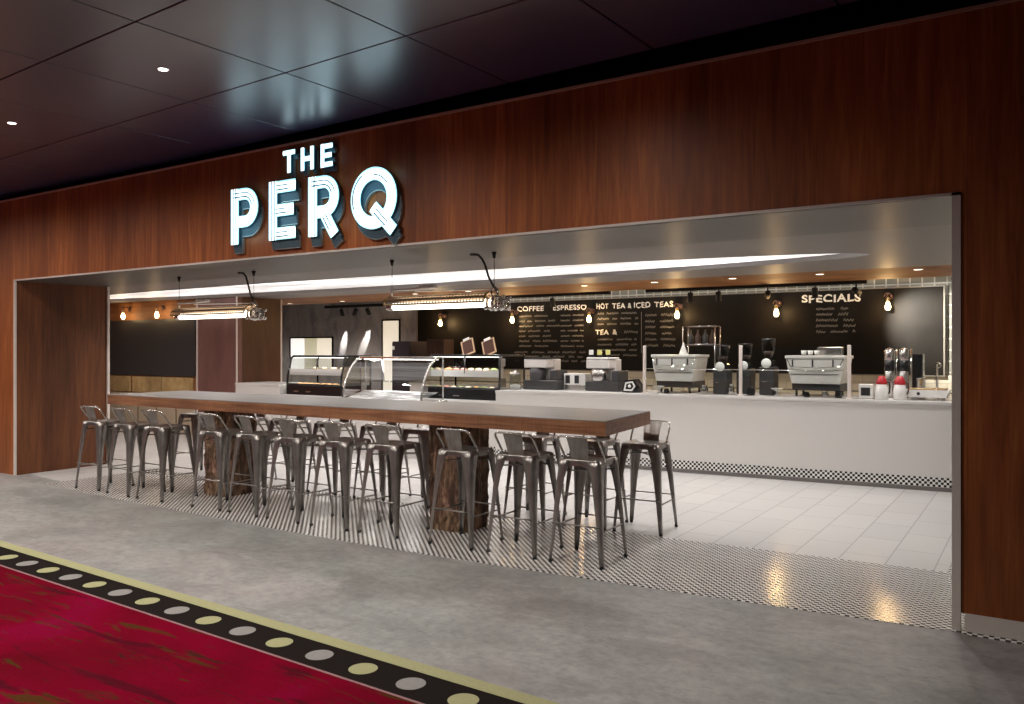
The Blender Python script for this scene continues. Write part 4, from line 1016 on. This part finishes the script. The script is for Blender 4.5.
# track and spots
def track(x0, x1, y, label):
    t = thing('lighting_track', label, 'lighting track', (x0, y, ZC)); MB().rbox((0, -.03, -.035), (x1 - x0, .03, .02), .004, n=1).build('rail', 'black', t); return t
track(-12.5, -10.9, 12.12, 'black lighting track over the smoky steel wall'); track(-8.3, -5.6, 11.42, 'black lighting track above the coffee headings'); track(-5.0, -1.9, 11.42, 'black lighting track in front of the chalkboard, right')
def spot(x, label, tilt, turn=0, en=0, target=None):
    ys = 12.12 if x < -10 else 11.42
    t = thing('track_spotlight', label, 'spotlight', (x, ys, ZC - .036), group='black track spotlights')
    MB().tube([(0, 0, 0), (0, 0, -.05)], .010, 6).build('stem', 'black', t)
    T = Matrix.Translation((0, 0, -.09)) @ Matrix.Rotation(math.radians(turn), 4, 'Z') @ Matrix.Rotation(math.radians(tilt), 4, 'X')
    MB().lathe([(.0, .07), (.036, .065), (.04, .05), (.04, -.075), (.034, -.075), (.034, -.06), (0, -.06)], seg=16, T=T).build('can', 'black', t)
    if en:
        l = bpy.data.lights.new('track_beam', 'SPOT'); l.energy = en; l.spot_size = .50; l.spot_blend = .35; l.color = (1, .95, .9); l.shadow_soft_size = .02
        lo = bpy.data.objects.new('track_beam', l); COL.objects.link(lo); lo.location = T @ Vector((0, 0, -.08)) + Vector((x, ys, ZC - .036)); lo.rotation_euler = T.to_euler()
        if x < -10: l.spot_size = .30; lo.rotation_euler = Vector((-.44 if x > -11.5 else -.22, .29, -.85)).to_track_quat('-Z', 'Y').to_euler(); l.spot_blend = .6; l.energy = 200; l.spot_size = .33
SP = [(-12.02, 'left of the three spots over the steel wall', 18, -80, 60), (-11.65, 'middle of the three spots over the steel wall', 40, 75, 0), (-11.30, 'right of the three spots over the steel wall', 28, -80, 60),
      (-6.63, 'above the espresso heading', 20, 0, 18), (-4.30, 'above the iced teas heading', 0, 0, 0), (-3.88, 'right of the iced teas heading', 12, 0, 0), (-3.18, 'tilted flat, between the iced teas and specials headings', 70, 20, 0), (-2.55, 'over the specials heading', 8, 0, 0), (-2.03, 'tilted flat, right of the specials heading', 72, -20, 0)]
for x, lb, ti, tu, en in SP: spot(x, 'black track spotlight ' + lb, ti, tu, en)
# the right-hand end of the chalkboard is washed by the last spot
l = bpy.data.lights.new('board_wash', 'SPOT'); l.energy = 620; l.spot_size = 1.05; l.spot_blend = .9; l.color = (1, .94, .8); l.shadow_soft_size = .05
lo = bpy.data.objects.new('board_wash', l); COL.objects.link(lo); lo.location = (-1.9, 11.30, ZC - .13); lo.rotation_euler = Vector((.72, 1.0, -.50)).to_track_quat('-Z', 'Y').to_euler()
for x in (-13.6, -12.2, -10.8):  # downlights added to lift the dark steel wall
    downlight(x, 10.9, ZC - .001, 'added fill downlight in the soffit before the steel wall, ' + {-13.6: 'left', -12.2: 'middle', -10.8: 'right'}[x] + ' of three', 'fill downlights added before the steel wall', 'can', 75, .045, 2.6, (1, .93, .86), blend=1, tint='brass')
# cove light behind the wood strip, grazing the grey tiles
l = bpy.data.lights.new('cove_glow', 'AREA'); l.shape = 'RECTANGLE'; l.size = 8.5; l.size_y = .1; l.energy = 32; l.color = (1, .95, .84)
lo = bpy.data.objects.new('cove_glow', l); COL.objects.link(lo); lo.location = (-4.8, 11.75, 2.75); lo.rotation_euler = (math.radians(25), 0, 0)

# ------------------------------------------------------------------ camera and render settings
cam = bpy.data.cameras.new('camera'); co = bpy.data.objects.new('camera', cam); COL.objects.link(co)
cam.sensor_width = 36; cam.lens = 815 / 1024 * 36; cam.shift_y = -2 / 1024; cam.clip_start = .05
co.location = (0, 0, 1.5); co.rotation_euler = (PI / 2, 0, math.radians(32.979)); SC.camera = co
wd = bpy.data.worlds.new('world'); SC.world = wd; wd.use_nodes = True
wd.node_tree.nodes['Background'].inputs[0].default_value = (.9, .92, 1, 1); wd.node_tree.nodes['Background'].inputs[1].default_value = .035
vs_ = SC.view_settings; vs_.view_transform = 'Standard'; vs_.look = 'None'; vs_.exposure = 0; vs_.gamma = 1; vs_.use_curve_mapping = False
SC.cycles.use_denoising = True
SC.cycles.max_bounces = 8; SC.cycles.transparent_max_bounces = 16
SC.cycles.sample_clamp_indirect = 4
